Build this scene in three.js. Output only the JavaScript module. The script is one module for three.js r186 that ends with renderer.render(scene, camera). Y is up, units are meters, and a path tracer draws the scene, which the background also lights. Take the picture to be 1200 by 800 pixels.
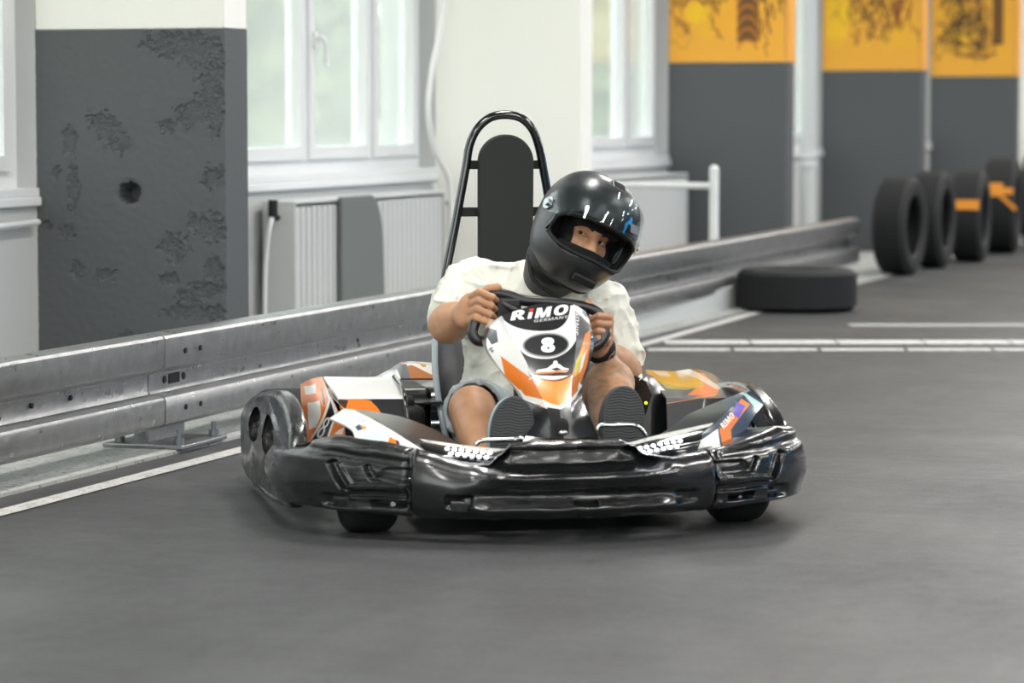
import * as THREE from 'three';
import { RoundedBoxGeometry } from 'three/addons/geometries/RoundedBoxGeometry.js';
import { mergeGeometries, mergeVertices, toCreasedNormals } from 'three/addons/utils/BufferGeometryUtils.js';
import { RectAreaLightUniformsLib } from 'three/addons/lights/RectAreaLightUniformsLib.js';
import { createNoise3D, createNoise2D } from 'simplex-noise';

// ------------------------------------------------------------------ camera, sky, light, exposure
const FOCAL = 3500, EYE = 1.05, PITCH = Math.atan(272 / FOCAL), YAW = THREE.MathUtils.degToRad(19.309);
const scene = new THREE.Scene();
const camera = new THREE.PerspectiveCamera(2 * THREE.MathUtils.radToDeg(Math.atan(400 / FOCAL)), 1.5, 0.1, 400);
camera.position.set(0, EYE, 0);
camera.rotation.order = 'YXZ';
camera.rotation.set(-PITCH, YAW, 0);
camera.focus = 8.35;
camera.userData.fStop = 3.2;
scene.add(camera);
const renderer = new THREE.WebGLRenderer({ antialias: true });
renderer.toneMapping = THREE.LinearToneMapping;
renderer.toneMappingExposure = 1.25;
renderer.shadowMap.enabled = true;
RectAreaLightUniformsLib.init();
{ // overcast daylight: brighter towards the zenith
  const w = 16, h = 64, d = new Float32Array(w * h * 4);
  for (let j = 0; j < h; j++) for (let i = 0; i < w; i++) {
    const el = (j / (h - 1) - 0.5) * Math.PI, s = Math.max(0, Math.sin(el));
    const l = el < 0 ? 0.35 : 3.2 + 0.9 * s, k = (j * w + i) * 4;
    d[k] = l * 0.97; d[k + 1] = l; d[k + 2] = l * 1.01; d[k + 3] = 1;
  }
  const t = new THREE.DataTexture(d, w, h, THREE.RGBAFormat, THREE.FloatType);
  t.mapping = THREE.EquirectangularReflectionMapping; t.magFilter = THREE.LinearFilter; t.needsUpdate = true;
  scene.background = t;
}
const CEIL = 3.6;
const LAMP = { power: 35, glow: 6, xs: [-2.7, 0.6, 3.9, 7.2], z0: 1.7, dz: -3.4, n: 11 };

// ------------------------------------------------------------------ helpers
let seedState = 12345;
const rnd = () => { seedState = (seedState * 1664525 + 1013904223) >>> 0; return seedState / 4294967296; };
const n3 = createNoise3D(rnd), n2 = createNoise2D(rnd);
const V = (x, y, z) => new THREE.Vector3(x, y, z);
const clamp = (x, a, b) => Math.min(b, Math.max(a, x));
const sstep = (a, b, x) => { const t = clamp((x - a) / (b - a), 0, 1); return t * t * (3 - 2 * t); };
const used = new Map();
const numbered = (name) => { const n = used.get(name) || 0; used.set(name, n + 1); return n ? `${name}_${String(n).padStart(3, '0')}` : name; };
function lit(o) { o.traverse((c) => { if (c.isMesh) { c.castShadow = true; c.receiveShadow = true; } }); return o; }
function thing(name, label, category, pos = [0, 0, 0], ry = 0, group) {
  const g = new THREE.Group(); g.name = numbered(name); g.position.set(...pos); g.rotation.y = ry;
  g.userData = { label, category }; if (group) g.userData.group = group;
  scene.add(g); return g;
}
function part(name, geo, mat, parent, label) {
  const m = new THREE.Mesh(Array.isArray(geo) ? mergeGeometries(geo.map((g) => strip(g))) : geo, mat);
  m.name = name; m.castShadow = m.receiveShadow = true; if (label) m.userData.label = label;
  parent.add(m); return m;
}
function single(name, geo, mat, label, category, pos = [0, 0, 0], ry = 0, group) {
  const m = new THREE.Mesh(Array.isArray(geo) ? mergeGeometries(geo.map((g) => strip(g))) : geo, mat);
  m.name = numbered(name); m.castShadow = m.receiveShadow = true; m.position.set(...pos); m.rotation.y = ry;
  m.userData = { label, category }; if (group) m.userData.group = group; scene.add(m); return m;
}
function struct(name, geo, mat, label, category) {
  const m = single(name, geo, mat, label, category); m.name = name; m.userData.kind = 'structure'; return m;
}
const strip = (g0) => { const g = g0.index ? g0.toNonIndexed() : g0; for (const k of Object.keys(g.attributes)) if (!['position', 'normal', 'uv'].includes(k)) g.deleteAttribute(k); return g; };
const box = (x0, x1, y0, y1, z0, z1) => { const g = new THREE.BoxGeometry(x1 - x0, y1 - y0, z1 - z0); g.translate((x0 + x1) / 2, (y0 + y1) / 2, (z0 + z1) / 2); return g; };
const rbox = (x0, x1, y0, y1, z0, z1, r = 0.01, s = 2) => { const g = new RoundedBoxGeometry(x1 - x0, y1 - y0, z1 - z0, s, r); g.translate((x0 + x1) / 2, (y0 + y1) / 2, (z0 + z1) / 2); return g; };
function metreUV(g) { // box mapping, one uv unit = one metre
  const p = g.attributes.position, n = g.attributes.normal, uv = new Float32Array(p.count * 2);
  for (let i = 0; i < p.count; i++) {
    const ax = Math.abs(n.getX(i)), ay = Math.abs(n.getY(i)), az = Math.abs(n.getZ(i));
    const [u, v] = ay >= ax && ay >= az ? [p.getX(i), p.getZ(i)] : ax >= az ? [p.getZ(i), p.getY(i)] : [p.getX(i), p.getY(i)];
    uv[2 * i] = u; uv[2 * i + 1] = v;
  }
  g.setAttribute('uv', new THREE.BufferAttribute(uv, 2)); return g;
}
const tube = (pts, r, seg = 24, rad = 10, closed = false, tension = 0.5) => new THREE.TubeGeometry(new THREE.CatmullRomCurve3(pts, closed, 'centripetal', tension), seg, r, rad, closed);
const rod = (a, b, r, rad = 10) => { const d = b.clone().sub(a), g = new THREE.CylinderGeometry(r, r, d.length(), rad); g.applyQuaternion(new THREE.Quaternion().setFromUnitVectors(V(0, 1, 0), d.clone().normalize())); g.translate((a.x + b.x) / 2, (a.y + b.y) / 2, (a.z + b.z) / 2); return g; };
function capRod(a, b, r, rad = 12) { const d = b.clone().sub(a), g = new THREE.CapsuleGeometry(r, d.length(), 4, rad); g.applyQuaternion(new THREE.Quaternion().setFromUnitVectors(V(0, 1, 0), d.clone().normalize())); g.translate((a.x + b.x) / 2, (a.y + b.y) / 2, (a.z + b.z) / 2); return g; }
const disc = (c, n, r, t, rad = 16) => { const g = new THREE.CylinderGeometry(r, r, t, rad); g.applyQuaternion(new THREE.Quaternion().setFromUnitVectors(V(0, 1, 0), n.clone().normalize())); g.translate(c.x, c.y, c.z); return g; };

// sheet through rows of points; thick > 0 makes it a closed shell
function sheet(rows, { nu = 1, nv = 1, su = false, sv = true, thick = 0, crease = 0, closedU = false } = {}) {
  const cr = (p, t, smooth, closed) => {
    const n = p.length, m = closed ? n : n - 1, f = clamp(t * m, 0, m - 1e-6), i = Math.floor(f), k = f - i;
    const at = (j) => closed ? p[(j + n) % n] : p[clamp(j, 0, n - 1)];
    const b = at(i), c = at(i + 1);
    if (!smooth) return b.clone().lerp(c, k);
    const a = i > 0 || closed ? at(i - 1) : b.clone().multiplyScalar(2).sub(c), d = i + 2 < n || closed ? at(i + 2) : c.clone().multiplyScalar(2).sub(b);
    const h = (w, x, y, z) => 0.5 * (2 * x + (y - w) * k + (2 * w - 5 * x + 4 * y - z) * k * k + (3 * x - w - 3 * y + z) * k * k * k);
    return V(h(a.x, b.x, c.x, d.x), h(a.y, b.y, c.y, d.y), h(a.z, b.z, c.z, d.z));
  };
  const NU = (rows[0].length - (closedU ? 0 : 1)) * nu, NV = (rows.length - 1) * nv, pos = [], uv = [], idx = [];
  for (let j = 0; j <= NV; j++) {
    const ctrl = rows[0].map((_, c) => cr(rows.map((r) => r[c]), j / NV, sv, false));
    for (let i = 0; i <= NU; i++) { const q = cr(ctrl, i / NU, su, closedU); pos.push(q.x, q.y, q.z); uv.push(i / NU, 1 - j / NV); }
  }
  const W = NU + 1;
  for (let j = 0; j < NV; j++) for (let i = 0; i < NU; i++) { const a = j * W + i; idx.push(a, a + W, a + 1, a + 1, a + W, a + W + 1); }
  let g = new THREE.BufferGeometry();
  g.setAttribute('position', new THREE.Float32BufferAttribute(pos, 3)); g.setAttribute('uv', new THREE.Float32BufferAttribute(uv, 2)); g.setIndex(idx); g.computeVertexNormals();
  if (thick) {
    const n = g.attributes.normal, N = pos.length / 3, p2 = pos.slice(), uv2 = uv.concat(uv), id2 = idx.slice();
    for (let i = 0; i < N; i++) p2.push(pos[3 * i] - n.getX(i) * thick, pos[3 * i + 1] - n.getY(i) * thick, pos[3 * i + 2] - n.getZ(i) * thick);
    for (let k = 0; k < idx.length; k += 3) id2.push(idx[k] + N, idx[k + 2] + N, idx[k + 1] + N);
    const edge = (a, b) => id2.push(a, b, a + N, b, b + N, a + N);
    for (let i = 0; i < NU; i++) { edge(i, i + 1); edge(NV * W + i + 1, NV * W + i); }
    if (!closedU) for (let j = 0; j < NV; j++) { edge((j + 1) * W, j * W); edge(j * W + NU, (j + 1) * W + NU); }
    g = new THREE.BufferGeometry(); g.setAttribute('position', new THREE.Float32BufferAttribute(p2, 3)); g.setAttribute('uv', new THREE.Float32BufferAttribute(uv2, 2)); g.setIndex(id2);
    g = toCreasedNormals(g, crease || 0.7);
  } else if (crease) g = toCreasedNormals(g, crease);
  return g;
}
// smooth surface of a distance field (surface nets)
function skin(sdf, lo, hi, cell) {
  const nx = Math.ceil((hi[0] - lo[0]) / cell) + 1, ny = Math.ceil((hi[1] - lo[1]) / cell) + 1, nz = Math.ceil((hi[2] - lo[2]) / cell) + 1;
  const f = new Float32Array(nx * ny * nz); let q = 0;
  for (let k = 0; k < nz; k++) for (let j = 0; j < ny; j++) for (let i = 0; i < nx; i++) f[q++] = sdf(lo[0] + i * cell, lo[1] + j * cell, lo[2] + k * cell);
  const vid = new Int32Array(nx * ny * nz).fill(-1), pos = [], idx = [], sx = 1, sy = nx, sz = nx * ny;
  const E = [[0, 1], [2, 3], [4, 5], [6, 7], [0, 2], [1, 3], [4, 6], [5, 7], [0, 4], [1, 5], [2, 6], [3, 7]];
  for (let k = 0; k < nz - 1; k++) for (let j = 0; j < ny - 1; j++) for (let i = 0; i < nx - 1; i++) {
    const b = i + j * sy + k * sz, c = [f[b], f[b + 1], f[b + sy], f[b + sy + 1], f[b + sz], f[b + sz + 1], f[b + sz + sy], f[b + sz + sy + 1]];
    let m = 0; for (let t = 0; t < 8; t++) if (c[t] < 0) m |= 1 << t;
    if (m === 0 || m === 255) continue;
    let X = 0, Y = 0, Z = 0, n = 0;
    for (const [a, d] of E) if ((c[a] < 0) !== (c[d] < 0)) { const t = c[a] / (c[a] - c[d]); X += (a & 1) + t * ((d & 1) - (a & 1)); Y += ((a >> 1) & 1) + t * (((d >> 1) & 1) - ((a >> 1) & 1)); Z += (a >> 2) + t * ((d >> 2) - (a >> 2)); n++; }
    vid[b] = pos.length / 3; pos.push(lo[0] + (i + X / n) * cell, lo[1] + (j + Y / n) * cell, lo[2] + (k + Z / n) * cell);
  }
  const quad = (a, b, c, d, flip) => { if (a < 0 || b < 0 || c < 0 || d < 0) return; flip ? idx.push(a, c, b, a, d, c) : idx.push(a, b, c, a, c, d); };
  for (let k = 1; k < nz - 1; k++) for (let j = 1; j < ny - 1; j++) for (let i = 1; i < nx - 1; i++) {
    const b = i + j * sy + k * sz, s = f[b] < 0;
    if (s !== f[b + sx] < 0) quad(vid[b - sy - sz], vid[b - sz], vid[b], vid[b - sy], !s);
    if (s !== f[b + sy] < 0) quad(vid[b - sx - sz], vid[b - sx], vid[b], vid[b - sz], !s);
    if (s !== f[b + sz] < 0) quad(vid[b - sx - sy], vid[b - sy], vid[b], vid[b - sx], !s);
  }
  const g = new THREE.BufferGeometry(); g.setAttribute('position', new THREE.Float32BufferAttribute(pos, 3)); g.setIndex(idx); g.computeVertexNormals();
  g.setAttribute('uv', new THREE.Float32BufferAttribute(new Float32Array(pos.length / 3 * 2), 2));
  return g;
}
const bone = (a, b, ra, rb = ra) => { const bx = b.x - a.x, by = b.y - a.y, bz = b.z - a.z, l = bx * bx + by * by + bz * bz || 1e-9; return (x, y, z) => { const px = x - a.x, py = y - a.y, pz = z - a.z, h = clamp((px * bx + py * by + pz * bz) / l, 0, 1); return Math.hypot(px - h * bx, py - h * by, pz - h * bz) - ra - (rb - ra) * h; }; };
const blob = (c, rx, ry, rz) => { const m = Math.min(rx, ry, rz); return (x, y, z) => { const k = Math.hypot((x - c.x) / rx, (y - c.y) / ry, (z - c.z) / rz); return (k - 1) * (m + (k > 1 ? 0 : 0)); }; };
const union = (list, k = 0.03) => (x, y, z) => { let d = 1e3; for (const f of list) { const e = f(x, y, z), h = Math.max(k - Math.abs(d - e), 0) / k; d = Math.min(d, e) - h * h * k * 0.25; } return d; };

// ------------------------------------------------------------------ procedural textures
function grainTexture(size, fn, srgb, rep) { // fn(u, v) -> [r, g, b] 0..255 ; tiles
  const d = new Uint8Array(size * size * 4);
  for (let j = 0; j < size; j++) for (let i = 0; i < size; i++) { const c = fn(i / size, j / size), k = (j * size + i) * 4; d[k] = c[0]; d[k + 1] = c[1]; d[k + 2] = c[2]; d[k + 3] = 255; }
  const t = new THREE.DataTexture(d, size, size); t.wrapS = t.wrapT = THREE.RepeatWrapping; t.magFilter = THREE.LinearFilter; t.minFilter = THREE.LinearMipmapLinearFilter; t.generateMipmaps = true;
  if (srgb) t.colorSpace = THREE.SRGBColorSpace; if (rep) t.repeat.set(...rep); t.needsUpdate = true; return t;
}
const tn = (u, v, f, o = 0) => { // tiling noise from a torus section
  const a = u * Math.PI * 2, b = v * Math.PI * 2, r = f / (Math.PI * 2);
  return 0.5 * (n3(Math.cos(a) * r + o, Math.sin(a) * r + o * 1.7, Math.cos(b) * r) + n3(Math.cos(a) * r - o, Math.sin(b) * r + o, Math.cos(b) * r + 11 + o));
};
const std = (o) => new THREE.MeshStandardMaterial(o);
const phy = (o) => new THREE.MeshPhysicalMaterial(o);
const rgb = (r, g, b) => new THREE.Color().setRGB(r, g, b);

const floorMap = grainTexture(1024, (u, v) => {
  const m = tn(u, v, 5) * 9 + tn(u, v, 17, 3) * 6 + tn(u, v, 90, 5) * 5 + (rnd() - 0.5) * 20;
  const st = Math.max(0, tn(u, v * 0.999, 9, 8) - 0.35) * 20;
  const l = 76 + m * 0.8 + st * 0.7; return [l, l + 1, l + 1.5];
}, true, [1 / 5.3, 1 / 5.3]);
const floorRough = grainTexture(512, (u, v) => { const l = 132 + tn(u, v, 6, 9) * 22 + tn(u, v, 40, 2) * 10; return [l, l, l]; }, false, [1 / 3.7, 1 / 3.7]);
const speckle = grainTexture(512, (u, v) => { const l = 128 + (rnd() - 0.5) * 90 + tn(u, v, 60, 4) * 40; return [l, l, l]; }, false, [1 / 0.8, 1 / 0.8]);
const concreteMap = grainTexture(512, (u, v) => { const s = tn(u, v, 45, 6) > 0.42 ? -70 * rnd() : 0, l = 168 + tn(u, v, 6, 1) * 14 + tn(u, v, 40, 2) * 10 + (rnd() - 0.5) * 14 + s; return [l, l + 1, l - 2]; }, true, [1 / 1.1, 1 / 1.1]);
const lineMap = grainTexture(512, (u, v) => { const s = tn(u * 1, v, 70, 6) > 0.3 ? -90 * rnd() : 0, l = 205 + tn(u, v, 10, 1) * 12 + (rnd() - 0.5) * 16 + s; return [l, l, l - 4]; }, true, [1 / 0.7, 1 / 0.7]);
const plasterBump = grainTexture(512, (u, v) => { const l = 128 + tn(u, v, 24, 1) * 40 + tn(u, v, 90, 2) * 30 + (rnd() - 0.5) * 20; return [l, l, l]; }, false, [1 / 0.7, 1 / 0.7]);
const zincMap = grainTexture(512, (u, v) => { const s = tn(u, v, 14, 3), f = tn(u, v, 60, 5), l = 166 + s * 10 + f * 6 + (rnd() - 0.5) * 12; return [l, l + 1, l + 2]; }, true, [1 / 0.9, 1 / 0.9]);
const zincRough = grainTexture(512, (u, v) => { const l = 92 + tn(u, v, 30, 8) * 30 + tn(u, v, 8, 5) * 16; return [l, l, l]; }, false, [1 / 0.9, 1 / 0.9]);
const scuffMap = grainTexture(1024, (u, v) => { // long horizontal scratches in black moulded plastic
  const band = n2(u * 6, v * 60) * 0.6 + n2(u * 14, v * 150 + 9) * 0.4, where = tn(u, v, 5, 7);
  const s = Math.max(0, band - 0.3) * Math.max(0, where + 0.1) * 120, l = 21 + tn(u, v, 30, 2) * 3 + s; return [l, l + 1, l + 2];
}, true);
const wornMap = grainTexture(1024, (u, v) => { // heavily rubbed plastic: dense grey smears
  const band = n2(u * 5, v * 26) * 0.6 + n2(u * 16, v * 90 + 9) * 0.4, where = tn(u, v, 4, 2);
  const s = Math.max(0, band + 0.05) * Math.max(0, where + 0.35) * 95, l = 30 + tn(u, v, 30, 2) * 4 + s; return [l, l + 2, l + 2];
}, true);
const scuffRough = grainTexture(512, (u, v) => { const l = 66 + tn(u, v, 9, 4) * 26 + tn(u, v, 40, 3) * 10; return [l, l, l]; }, false);
const clothBump = grainTexture(256, (u, v) => { const l = 128 + 60 * Math.sin(u * 402) * Math.sin(v * 402) + (rnd() - 0.5) * 30; return [l, l, l]; }, false, [14, 14]);

const soleBump = grainTexture(256, (u, v) => { const l = 128 + 100 * Math.sin(v * 2 * Math.PI * 14 + 1.6 * Math.sin(u * 2 * Math.PI * 2)); return [l, l, l]; }, false, [10, 10]);

const M = {
  floor: phy({ map: floorMap, roughnessMap: floorRough, roughness: 0.95, specularIntensity: 0.32 }),
  concrete: std({ map: concreteMap, roughness: 0.85, bumpMap: speckle, bumpScale: 0.001 }),
  line: std({ map: lineMap, roughness: 0.7 }),
  white: std({ color: 0xefeee6, roughness: 0.75, bumpMap: plasterBump, bumpScale: 0.0015 }),
  wall: std({ color: 0xbdbfbe, roughness: 0.8, bumpMap: plasterBump, bumpScale: 0.0015 }),
  ceiling: std({ color: 0x9c9ea0, roughness: 0.9 }),
  charcoal: std({ color: 0x525557, roughness: 0.62, bumpMap: plasterBump, bumpScale: 0.0012 }),
  darkWall: std({ color: 0x4a4d50, roughness: 0.8, bumpMap: plasterBump, bumpScale: 0.0015 }),
  pvc: std({ color: 0xe4e6e6, roughness: 0.35 }),
  radiator: std({ color: 0xc9cbca, roughness: 0.4 }),
  glass: phy({ color: 0xf4f7f6, roughness: 0.16, transmission: 0.66, thickness: 0, ior: 1.5 }),
  clearGlass: phy({ color: 0xffffff, roughness: 0.02, transmission: 1, thickness: 0, ior: 1.5 }),
  zinc: std({ map: zincMap, roughnessMap: zincRough, roughness: 1, metalness: 0.9 }),
  bolt: std({ color: 0x8d9294, roughness: 0.4, metalness: 0.9 }),
  darkBolt: std({ color: 0x24282a, roughness: 0.45, metalness: 0.6 }),
  rubber: std({ color: 0x1a1b1c, roughness: 0.75, bumpMap: speckle, bumpScale: 0.0008 }),
  orangeStrap: std({ color: 0xd98a22, roughness: 0.7 }),
  blackPlastic: phy({ color: 0x17191a, roughness: 0.38, clearcoat: 0.3, clearcoatRoughness: 0.25 }),
  bumper: phy({ map: scuffMap, roughnessMap: scuffRough, roughness: 1, clearcoat: 0.6, clearcoatRoughness: 0.1 }),
  wornBumper: phy({ map: wornMap, roughnessMap: scuffRough, roughness: 1.15, clearcoat: 0.35, clearcoatRoughness: 0.18 }),
  gloss: phy({ color: 0x0d0e0f, roughness: 0.15, clearcoat: 1, clearcoatRoughness: 0.05 }),
  matteBlack: std({ color: 0x101112, roughness: 0.7 }),
  steel: std({ color: 0xb8bcbe, roughness: 0.25, metalness: 1 }),
  chrome: std({ color: 0xd5d8da, roughness: 0.14, metalness: 1 }),
  greyMat: std({ color: 0x6c7170, roughness: 0.85 }),
  pad: std({ color: 0x262a28, roughness: 0.85, bumpMap: clothBump, bumpScale: 0.0006 }),
  tyre: std({ color: 0x141515, roughness: 0.7 }),
  cable: std({ color: 0xe8e8e4, roughness: 0.5 }),
  whitePaint: std({ color: 0xdfe1e0, roughness: 0.45 }),
};

// ------------------------------------------------------------------ the building
const WX = -5.14, PF = -4.4, PZ0 = -9.53, SPAN = 4.01, PW = 0.19;
const pillarZ = (k) => PZ0 - SPAN * k;          // near face of pillar k (k = 0 is the pitted charcoal one)
struct('floor', metreUV(box(-5.5, 9.4, -0.2, 0, -39, 3.4)), M.floor, 'smooth dark grey painted track floor', 'floor');
struct('ceiling', box(-5.5, 9.4, CEIL, CEIL + 0.2, -39, 3.4), M.ceiling, 'plain pale ceiling over the track', 'ceiling');
struct('wall_right', box(9.2, 9.45, 0, CEIL, -39, 3.4), M.darkWall, 'plain charcoal wall opposite the windows', 'wall');
struct('wall_back', box(-5.5, 9.4, 0, CEIL, -39.2, -39), M.wall, 'plain pale end wall of the hall', 'wall');
struct('wall_front', [box(-5.5, 9.4, 0, 0.9, 3.2, 3.4), box(-5.5, 9.4, 3.1, CEIL, 3.2, 3.4), box(-5.5, -4.6, 0.9, 3.1, 3.2, 3.4), box(8.6, 9.4, 0.9, 3.1, 3.2, 3.4), ...[-1.4, 1.9, 5.2].map((x) => box(x - 0.1, x + 0.1, 0.9, 3.1, 3.2, 3.4))], M.darkWall, 'charcoal wall with four wide windows at the near end', 'wall');
const SILL = 0.76, HEAD = 2.95;
struct('wall_left', [box(-5.42, WX, 0, SILL, -39, 3.2), box(-5.42, WX, HEAD, CEIL, -39, 3.2), box(-5.42, WX, SILL, HEAD, 2.5, 3.2), ...Array.from({ length: 10 }, (_, i) => box(-5.42, WX, SILL, HEAD, pillarZ(i - 3) - PW, pillarZ(i - 3))), box(-5.42, WX, SILL, HEAD, -39, pillarZ(6) - PW - 3.6)].map(metreUV), M.wall, 'white plastered wall under and over the window bays', 'wall');
// floor markings and concrete footing
const FLAT = 0.003;
{
  const a = V(-3.79, 0, -3), b = V(-3.85, 0, -12.9), c = V(-3.98, 0, -17.6), w = 0.034;
  const g = sheet([[V(a.x - w, FLAT, a.z), V(a.x + w, FLAT, a.z)], [V(b.x - w, FLAT, b.z), V(b.x + w, FLAT, b.z)], [V(c.x - w, FLAT, c.z), V(c.x + w, FLAT, c.z)]], { sv: false, thick: -0 });
  metreUV(g);
  const m = struct('trim_1', g, M.line, 'worn white painted line along the guardrail', 'floor line'); m.geometry.computeVertexNormals();
}
const strips = [[-12.62, 0.16, -3.75, 4], [-13.12, 0.13, -3.75, 4], [-14.65, 0.22, -3.2, 4]];
{ // broken white band across the track, three rows of dashes
  const g = [];
  const dir = V(Math.cos(YAW), 0, -Math.sin(YAW));
  const band = (z, x0, w, n, len, gap) => { for (let k = 0; k < n; k++) { const s = k * (len + gap); const o = V(x0, 0.0015, z).addScaledVector(dir, s); const b = new THREE.BoxGeometry(len, 0.003, w); b.rotateY(YAW); b.translate(o.x + dir.x * len / 2, 0.0015, o.z + dir.z * len / 2); g.push(b); } };
  band(-12.5, -3.75, 0.10, 14, 0.36, 0.02); band(-12.93, -3.8, 0.2, 14, 0.38, 0.012);
  struct('trim_2', g.map(metreUV), M.line, 'broken white band painted across the track', 'floor marking');
  const h = []; for (let k = 0; k < 3; k++) { const b = new THREE.BoxGeometry(1.6, 0.003, 0.16); b.rotateY(YAW); const o = V(-3.25, 0, -14.25).addScaledVector(dir, 0.8 + k * 1.61); b.translate(o.x, 0.0015, o.z); h.push(b); }
  struct('trim_3', h.map(metreUV), std({ color: 0x9c9e9d, roughness: 0.7 }), 'faint grey stripe painted behind the white band', 'floor marking');
}
struct('trim_4', metreUV(rbox(-5.14, -3.97, -0.02, 0.012, -39, 3.2, 0.004, 1)), M.concrete, 'pale speckled concrete strip under the guardrail', 'footing');
struct('trim_5', metreUV(rbox(-4.4, -4.08, 0, 0.13, -16.2, -11.2, 0.008, 1)), std({ color: 0xb9bcba, roughness: 0.8, bumpMap: speckle, bumpScale: 0.001 }), 'low pale concrete kerb under the far guardrail', 'kerb');

// pillars
const artMats = [];
function artTexture(seed, draw) {
  const c = document.createElement('canvas'); c.width = 512; c.height = 1024; const x = c.getContext('2d');
  x.fillStyle = '#f3ae34'; x.fillRect(0, 0, 512, 1024); seedState = seed;
  for (let k = 0; k < 60; k++) { x.fillStyle = `rgba(${240 + rnd() * 15 | 0},${175 + rnd() * 40 | 0},20,0.16)`; x.beginPath(); x.ellipse(60 + rnd() * 400, rnd() * 900, 20 + rnd() * 60, 20 + rnd() * 70, rnd() * 3, 0, 7); x.fill(); }
  draw(x);
  const t = new THREE.CanvasTexture(c); t.colorSpace = THREE.SRGBColorSpace; return t;
}
const sketch = (x, n, cx, cy, w, h, col) => { x.strokeStyle = col; for (let k = 0; k < n; k++) { x.lineWidth = 2 + rnd() * 7; x.beginPath(); let a = cx + (rnd() - 0.5) * w, b = cy + (rnd() - 0.5) * h; x.moveTo(a, b); for (let q = 0; q < 4; q++) { a += (rnd() - 0.5) * w * 0.3; b += (rnd() - 0.5) * h * 0.3; x.lineTo(a, b); } x.stroke(); } };
const BRUSH = 'rgba(70,38,12,0.75)';
const arts = [
  artTexture(11, (x) => { // treaded tyre standing upright and a round wheel, brush drawn
    x.fillStyle = BRUSH; x.fillRect(300, 500, 92, 440);
    x.strokeStyle = '#c87a20'; x.lineWidth = 9; for (let k = 0; k < 9; k++) { x.beginPath(); x.arc(346, 590 + k * 48, 40, Math.PI, 0); x.stroke(); }
    x.strokeStyle = BRUSH; for (let k = 0; k < 5; k++) { x.lineWidth = 10; x.beginPath(); x.arc(110, 800, 46 + k * 24, 3.3, 6.1); x.stroke(); }
    sketch(x, 40, 430, 650, 120, 420, BRUSH); sketch(x, 26, 110, 760, 200, 340, 'rgba(90,50,14,0.5)');
    x.fillStyle = 'rgba(250,200,20,0.8)'; x.beginPath(); x.ellipse(120, 820, 50, 40, 0, 0, 7); x.fill();
  }),
  artTexture(23, (x) => { sketch(x, 70, 260, 640, 200, 380, BRUSH); sketch(x, 50, 420, 620, 130, 420, 'rgba(110,50,12,0.7)'); sketch(x, 16, 90, 660, 90, 200, BRUSH); x.fillStyle = 'rgba(252,205,20,0.6)'; x.fillRect(20, 560, 110, 300); }),
  artTexture(37, (x) => { x.fillStyle = BRUSH; x.fillRect(370, 520, 66, 320); sketch(x, 120, 200, 620, 260, 420, 'rgba(60,34,12,0.8)'); sketch(x, 40, 260, 860, 260, 120, BRUSH); x.strokeStyle = 'rgba(40,24,10,0.6)'; x.lineWidth = 3; for (let k = 0; k < 20; k++) { x.beginPath(); x.moveTo(80 + k * 14, 430); x.lineTo(80 + k * 14, 800); x.stroke(); } }),
];
const PAINT = 1.33;
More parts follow.
